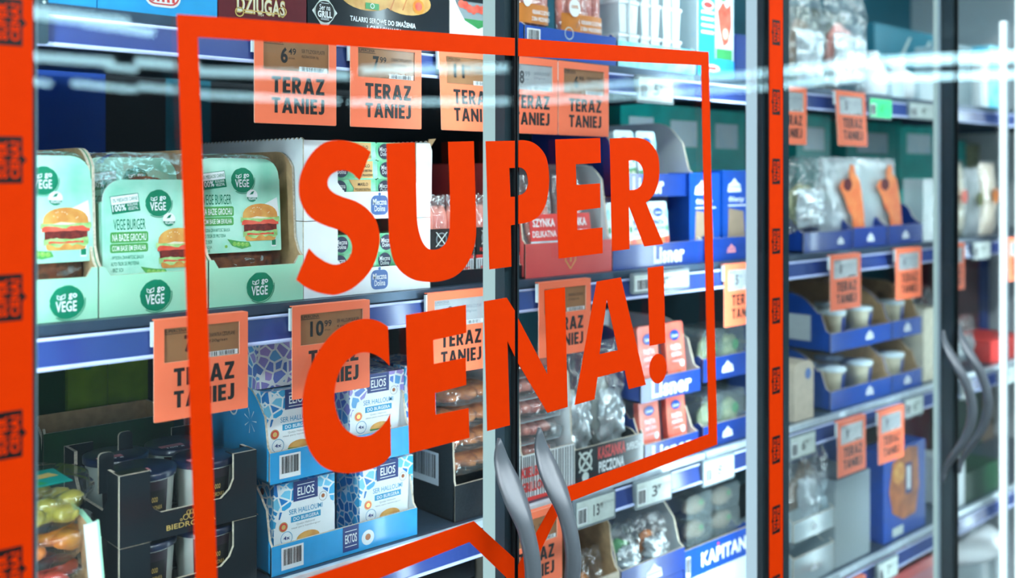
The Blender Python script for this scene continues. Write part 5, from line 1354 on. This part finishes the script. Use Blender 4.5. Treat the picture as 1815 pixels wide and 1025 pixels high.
goods_box(1583, 1602, FRONT, ZS, .05, 'card_white', 'low white printed box between the two small white bottles', d=.05)
goods_box(1633, 1656, FRONT, ZS, .06, 'card_white', 'low white printed box right of the small white bottles', d=.05)
for i, (p0, p1, h, m, lab) in enumerate(((1690, 1722, .155, 'frosted', 'tall frosted box on the top shelf right of the second handle seam'), (1724, 1752, .13, 'offwhite', 'white box on the top shelf between frosted box and aqua box'), (1754, 1776, .17, 'aqua_print', 'aqua box on the top shelf by the bright light bars'))):
    goods_box(p0, p1, FRONT + .01, ZS, h, m, lab, d=.1)
# middle shelf
ZM2 = Z_MID + .0006
for (p0, p1, h, lab) in ((1412, 1472, .305, 'teal plastic crate at the back of the right middle shelf, left'), (1500, 1590, .30, 'teal plastic crate at the back of the right middle shelf, middle'), (1592, 1664, .305, 'teal plastic crate at the back of the right middle shelf, right')):
    goods_box(p0, p1, 1.33, ZM2, h, 'teal_plastic', lab, 'crate', 'plastic_crate', .12, 'teal crates', draw=lambda b, w, h, X, Z: b.rect(-w * .3, w * .3, h * .72, h * .9, -.0006, 'card_white'))
for (p0, p1, h, lab) in ((1100, 1172, .305, 'teal plastic crate behind the pale sachets, left'), (1172, 1250, .302, 'teal plastic crate behind the pale sachets, right'), (1254, 1320, .30, 'teal plastic crate behind the blue window cartons')):
    goods_box(p0, p1, 1.33, ZM2, h, 'teal_plastic', lab, 'crate', 'plastic_crate', .12, 'teal crates', draw=lambda b, w, h, X, Z: b.rect(-w * .3, w * .3, h * .72, h * .9, -.0006, 'card_white'))
navy_crest_carton(1424, 1510, ZM2, .040, .05, 'navy carton with a faded crest under a leaning crinkled bag', crests=(.25,), mat='navy_card', group='navy cartons on the right middle shelf')
navy_crest_carton(1512, 1572, ZM2, .044, .09, 'navy carton with a white crest under the first orange picture bag', group='navy cartons on the right middle shelf', cs=.016)
navy_crest_carton(1574, 1634, ZM2, .044, .09, 'navy carton with a white crest under the second orange picture bag', group='navy cartons on the right middle shelf', cs=.016)
flat_bag(1408, 1472, ZM2 + .03, .165, 'salad', 'crinkled clear bag with green filling on the right middle shelf', grp='crinkled bags on the right middle shelf', seed=70)
def picture_bag(px, label, seed, flip=1):
    x, w = span(px, px + 66, FRONT)
    t = thing('picture_bag', label, 'bag', (x, FRONT + .028, ZM2 + .012), 0, 'clear bags with an orange picture'); b = MB()
    b.pillow(w, .185, .04, 'film_white', 0, .015, 0, crumple=.006, seed=seed, nx=20, nz=24); b.build('film', t)
    p = MB(); k = w * .5
    pts = [(.15, .0), (.55, .0), (.5, .06), (.42, .10), (.35, .125), (.18, .14), (.16, .155), (.05, .16), (-.02, .145), (.0, .125), (-.25, .125), (-.35, .11), (-.2, .09), (-.05, .06), (.1, .045)]
    p.prism([(a * k * 1.5, z + .01) for a, z in pts], -.013, -.011, 'orange_print'); p.disc(-k * .12, .125, k * .22, -.0135, 'maroon_card', ry=.014); p.build('picture', t)
picture_bag(1484, 'clear bag with an orange picture, left of the pair on navy cartons', 71)
picture_bag(1550, 'clear bag with an orange picture, right of the pair on navy cartons', 72)
goods_box(1636, 1664, FRONT + .02, ZM2, .15, 'film_white', 'tall milky pack beside the second handle seam on the middle shelf', d=.05)
for i, (p0, p1, h, m, lab) in enumerate(((1690, 1716, .19, 'cream_print', 'tall cream pack on the middle shelf right of the second handle seam'), (1718, 1744, .175, 'offwhite', 'tall white pack between cream packs on the middle shelf'), (1746, 1772, .19, 'beige', 'tall beige pack by the bright light bars on the middle shelf'))):
    x, w = span(p0, p1, FRONT + .01); t = thing('tall_pack', lab, 'pack', (x, FRONT + .012, ZM2), 0, 'tall packs on the far middle shelf'); b = MB(); b.pillow(w, h, .03, m, 0, .015, 0, crumple=.005, seed=i); b.disc(0, h * .55, w * .22, -.012, ('tomato', 'salad', 'caramel')[i], n=12); b.build('pack', t); f = MB(); f.pillow(w * 1.02, h * 1.04, .044, 'film', 0, .015, 0, crumple=.006, seed=i + 9); f.build('film', t)
# third shelf
ZL2 = Z_LOW + .0006
def d_beige(b, w, h, X, Z): b.disc(w * .2, h * .78, w * .16, -.0006, 'badge_blue' if False else 'butter_blue', n=16)
x, w = span(1408, 1442, FRONT - .002)
t = thing('rounded_carton', 'beige carton with rounded top beside the royal blue wall', 'carton', (x, FRONT - .002, ZL2)); b = MB(); b.prism(rrect(-w / 2, w / 2, 0, .118, .016, 5, 'cd'), 0, .05, 'beige'); d_beige(b, w, .118, None, None); b.build('box', t)
def cup_display(px0, px1, z, hf, hs, label, crests):
    x, w = span(px0, px1, FRONT)
    t = thing('display_carton', label, 'display carton', (x, FRONT, z), 0, 'navy two tier cup displays'); b = MB(); open_tray(b, w, .26, hf, hs, 'royal_card', 'kraft', rise=.03, slope=.1, rnd=.04)
    for c in crests: crest(b, c * w, hf * .5, .017, -.0009)
    b.T = LEFTF(-w / 2, .26); b.rect(.150, .215, .02, .075, -.0022, 'offwhite'); b.T = Matrix.Identity(4)
    b.build('carton', t); return x, w
dc = []
for lv, z in (('lower', ZL2), ('upper', ZL2 + .122)):
    for k, (p0, p1) in enumerate(((1472, 1580), (1582, 1633))):
        dc.append((lv, k, z, cup_display(p0, p1, z, .040, .120, f'royal blue cup display with a white crest, {lv} tier, {("left", "right")[k]} one', (.12,) if k == 0 else (0,))))
def spread_cup(loc, label):
    t = thing('spread_cup', label, 'cup', loc, 0, 'cups of spread in the blue displays'); R = .031
    b = MB(); b.lathe([(0, 0), (R * .8, 0), (R, .070)], 0, R, 'cream_print', 20); b.build('cup', t)
    l = MB(); l.lathe([(R * 1.08, .068), (R * 1.08, .075), (0, .076)], 0, R, 'card_white', 20); l.build('lid', t)
    s = MB(); s.sheet(lambda u, v: ((R * (.81 + .19 * v) + .001) * math.cos(-1.75 + 1.2 * u), R + (R * (.81 + .19 * v) + .001) * math.sin(-1.75 + 1.2 * u), .004 + .060 * v), 8, 2, 'navy_card'); s.build('label', t)
    return t
sc0 = None
for lv, k, z, (x, w) in dc:
    for j in range(2 if k == 0 else 1):
        for r_ in range(2):
            if r_ == 1 and k == 1: continue
            loc = (x + (-w * .22 + w * .44 * j if k == 0 else 0), FRONT + .012 + .0, z + .004 + .0605 * r_ * .0 + (.0 if r_ == 0 else 0)) if r_ == 0 else (x + (-w * .22 + w * .44 * j), FRONT + .082, z + .004)
            lab = f'cup of spread, {lv} tier, {("left", "right")[k]} display, {("front", "back")[r_]} {("left", "right")[j] if k == 0 else "single"} one'
            sc0 = spread_cup(loc, lab) if sc0 is None else dup(sc0, loc, lab)
goods_box(1637, 1662, FRONT + .01, ZL2, .175, 'cream_print', 'tall cream pack between the blue cup displays and the second handle seam', d=.05)
x, w = span(1692, 1752, FRONT); silver_bag((x, FRONT + .02, ZL2), 'crinkled white and red bag behind the second pair of handles', w, .13, 80, 'red_print', 'bags on the far third shelf')
silver_bag((x - .035, FRONT + .11, ZL2), 'brown red wrapped bag behind the crinkled white one, far third shelf', w * .9, .20, 81, 'maroon_card', 'bags on the far third shelf')
goods_box(1756, 1810, FRONT, ZL2, .060, 'red_print', 'red carton at the bright light bars on the third shelf', d=.12)
# bottom shelf
flat_bag(1408, 1476, ZBB + .05, .24, 'taupe', 'brown wrapped pack on the right bottom shelf at the dark door edge', n=FRONT + .03, grp='packs on the right bottom shelf', seed=90)
navy_crest_carton(1406, 1478, ZBB, .060, .07, 'pale clear fronted tray under the brown wrapped pack', mat='frosted', crests=(0,), group='pale trays')
navy_crest_carton(1406, 1478, ZBB + .092, .040, .045, 'pale clear fronted tray stacked above the lower pale tray', mat='frosted', crests=(0,), group='pale trays', d=.04)
goods_box(1480, 1542, FRONT, ZBB, .185, 'frosted', 'grey milky box beside the blue picture pack on the bottom shelf', d=.14)
def d_bluepic(b, w, h, X, Z):
    b.poly([(-w * .30, h * .30), (-w * .05, h * .18), (w * .25, h * .2), (w * .34, h * .5), (w * .30, h * .95), (w * .05, h * .98), (-w * .30, h * .85), (-w * .38, h * .55)], -.0006, 'caramel')
    b.disc(-w * .15, h * .72, w * .14, -.0009, 'bun', ry=h * .12); b.rect(0, w * .16, h * .45, h * .8, -.0009, 'navy_print'); b.rect(w * .04, w * .12, h * .5, h * .76, -.0012, 'white'); b.rect(-w * .3, -w * .05, h * .03, h * .13, -.0009, 'label_grey')
goods_box(1566, 1640, FRONT, ZBB, .205, 'royal_card', 'bright blue pack with an orange picture on the bottom shelf', draw=d_bluepic, d=.06)
goods_box(1546, 1563, FRONT + .03, ZBB, .2, 'navy_card', 'narrow navy carton between grey box and blue picture pack', d=.08)
goods_box(1712, 1772, FRONT, ZBB, .075, 'dark_green', 'green carton on the bottom shelf right of the handles', d=.1)
goods_box(1692, 1710, FRONT, ZBB, .12, 'offwhite', 'white pack on the bottom shelf directly right of the handle seam', d=.1)
# floor deck of the cabinet with a round platter
ZD = H - 1.13
part('deck', lambda b: b.box(FX0 + .002, FX1 - .002, 1.0, BACK, ZD - .02, ZD, 'shelf_white'), cab)
x, w = span(1672, 1800, 1.12)
t = thing('round_platter', 'round white platter at the lower right corner of the picture', 'platter', (x, 1.08, ZD + .0005)); b = MB(); R = w / 2
b.lathe([(0, 0), (R * .8, 0), (R, .03), (R * 1.02, .03), (R * .82, .004), (0, .003)], 0, R, 'offwhite', 40); b.lathe([(R * .82, .16), (R, .155), (R, .17), (R * .9, .19), (0, .19)], 0, R, 'white', 40); b.lathe([(R * .98, .03), (R * .96, .155)], 0, R, 'frosted', 40); b.build('platter', t)
def d_mag(b, w, h, X, Z): b.rect(-w * .45, w * .45, h * .7, h * .9, -.0006, 'pink_print')
goods_box(1560, 1660, FRONT, ZD + .0005, .22, 'salmon_card', 'magenta red carton at the bottom picture edge', draw=d_mag, d=.12)
goods_box(700, 860, FRONT + .1, ZBB, .14, 'black_card', 'dark carton on the bottom shelf below the blue cheese display', d=.12)

# ---- crowded goods right of the second handle seam
def jar(px, z, h, R, n, label, body, lid, grp):
    t = thing('jar', label, 'jar', (U(px, n), n, z), 0, grp)
    b = MB(); b.lathe([(0, 0), (R, .002), (R, h * .72), (R * .8, h * .82), (R * .8, h * .86)], 0, R, body, 20); b.build('jar', t)
    l = MB(); l.lathe([(R * .86, h * .84), (R * .86, h), (0, h)], 0, R, lid, 20); l.build('lid', t)
    s_ = MB(); s_.sheet(lambda u, v: ((R + .0008) * math.cos(-2.6 + 1.9 * u), R + (R + .0008) * math.sin(-2.6 + 1.9 * u), h * (.18 + .4 * v)), 10, 2, 'card_white'); s_.build('label', t)
jar(1700, Z_TOP + .0006, .12, .024, 1.26, 'jar with a teal lid at the back of the far top shelf, left', 'caramel', 'teal_plastic', 'jars on the far top shelf')
jar(1728, Z_TOP + .0006, .135, .024, 1.26, 'jar with a navy lid at the back of the far top shelf, middle', 'salad', 'navy_card', 'jars on the far top shelf')
jar(1752, Z_TOP + .0006, .12, .024, 1.26, 'jar with a red lid at the back of the far top shelf, right', 'taupe', 'red_print', 'jars on the far top shelf')
for (p0, p1, h, m, lab) in ((1690, 1712, .27, 'teal_plastic', 'teal crate at the back of the far middle shelf by the handle seam'), (1714, 1736, .26, 'salad', 'olive beige carton at the back of the far middle shelf')):
    goods_box(p0, p1, 1.40, Z_MID + .0006, h, m, lab, d=.1)
goods_box(1690, 1735, 1.36, Z_LOW + .0006, .26, 'maroon_card', 'dark red carton at the back of the far third shelf', d=.1)
goods_box(1737, 1753, 1.36, Z_LOW + .0006, .23, 'navy_card', 'navy carton at the back of the far third shelf', d=.1)
goods_box(1692, 1740, 1.34, Z_BOT + .0006, .25, 'dark_green', 'dark green carton at the back of the far bottom shelf', d=.1)
goods_box(1742, 1763, 1.34, Z_BOT + .0006, .22, 'taupe', 'brown carton at the back of the far bottom shelf', d=.1)
goods_box(1416, 1500, 1.40, Z_BOT + .0006, .25, 'back_navy', 'dark navy carton at the back of the right bottom shelf', d=.1)
goods_box(1560, 1650, 1.40, Z_BOT + .0006, .27, 'maroon_card', 'dark red carton at the back of the right bottom shelf', d=.1)
goods_box(1410, 1500, 1.42, Z_TOP + .0006, .26, 'dark_green', 'dark green carton behind the crinkled bags on the right top shelf', d=.1)
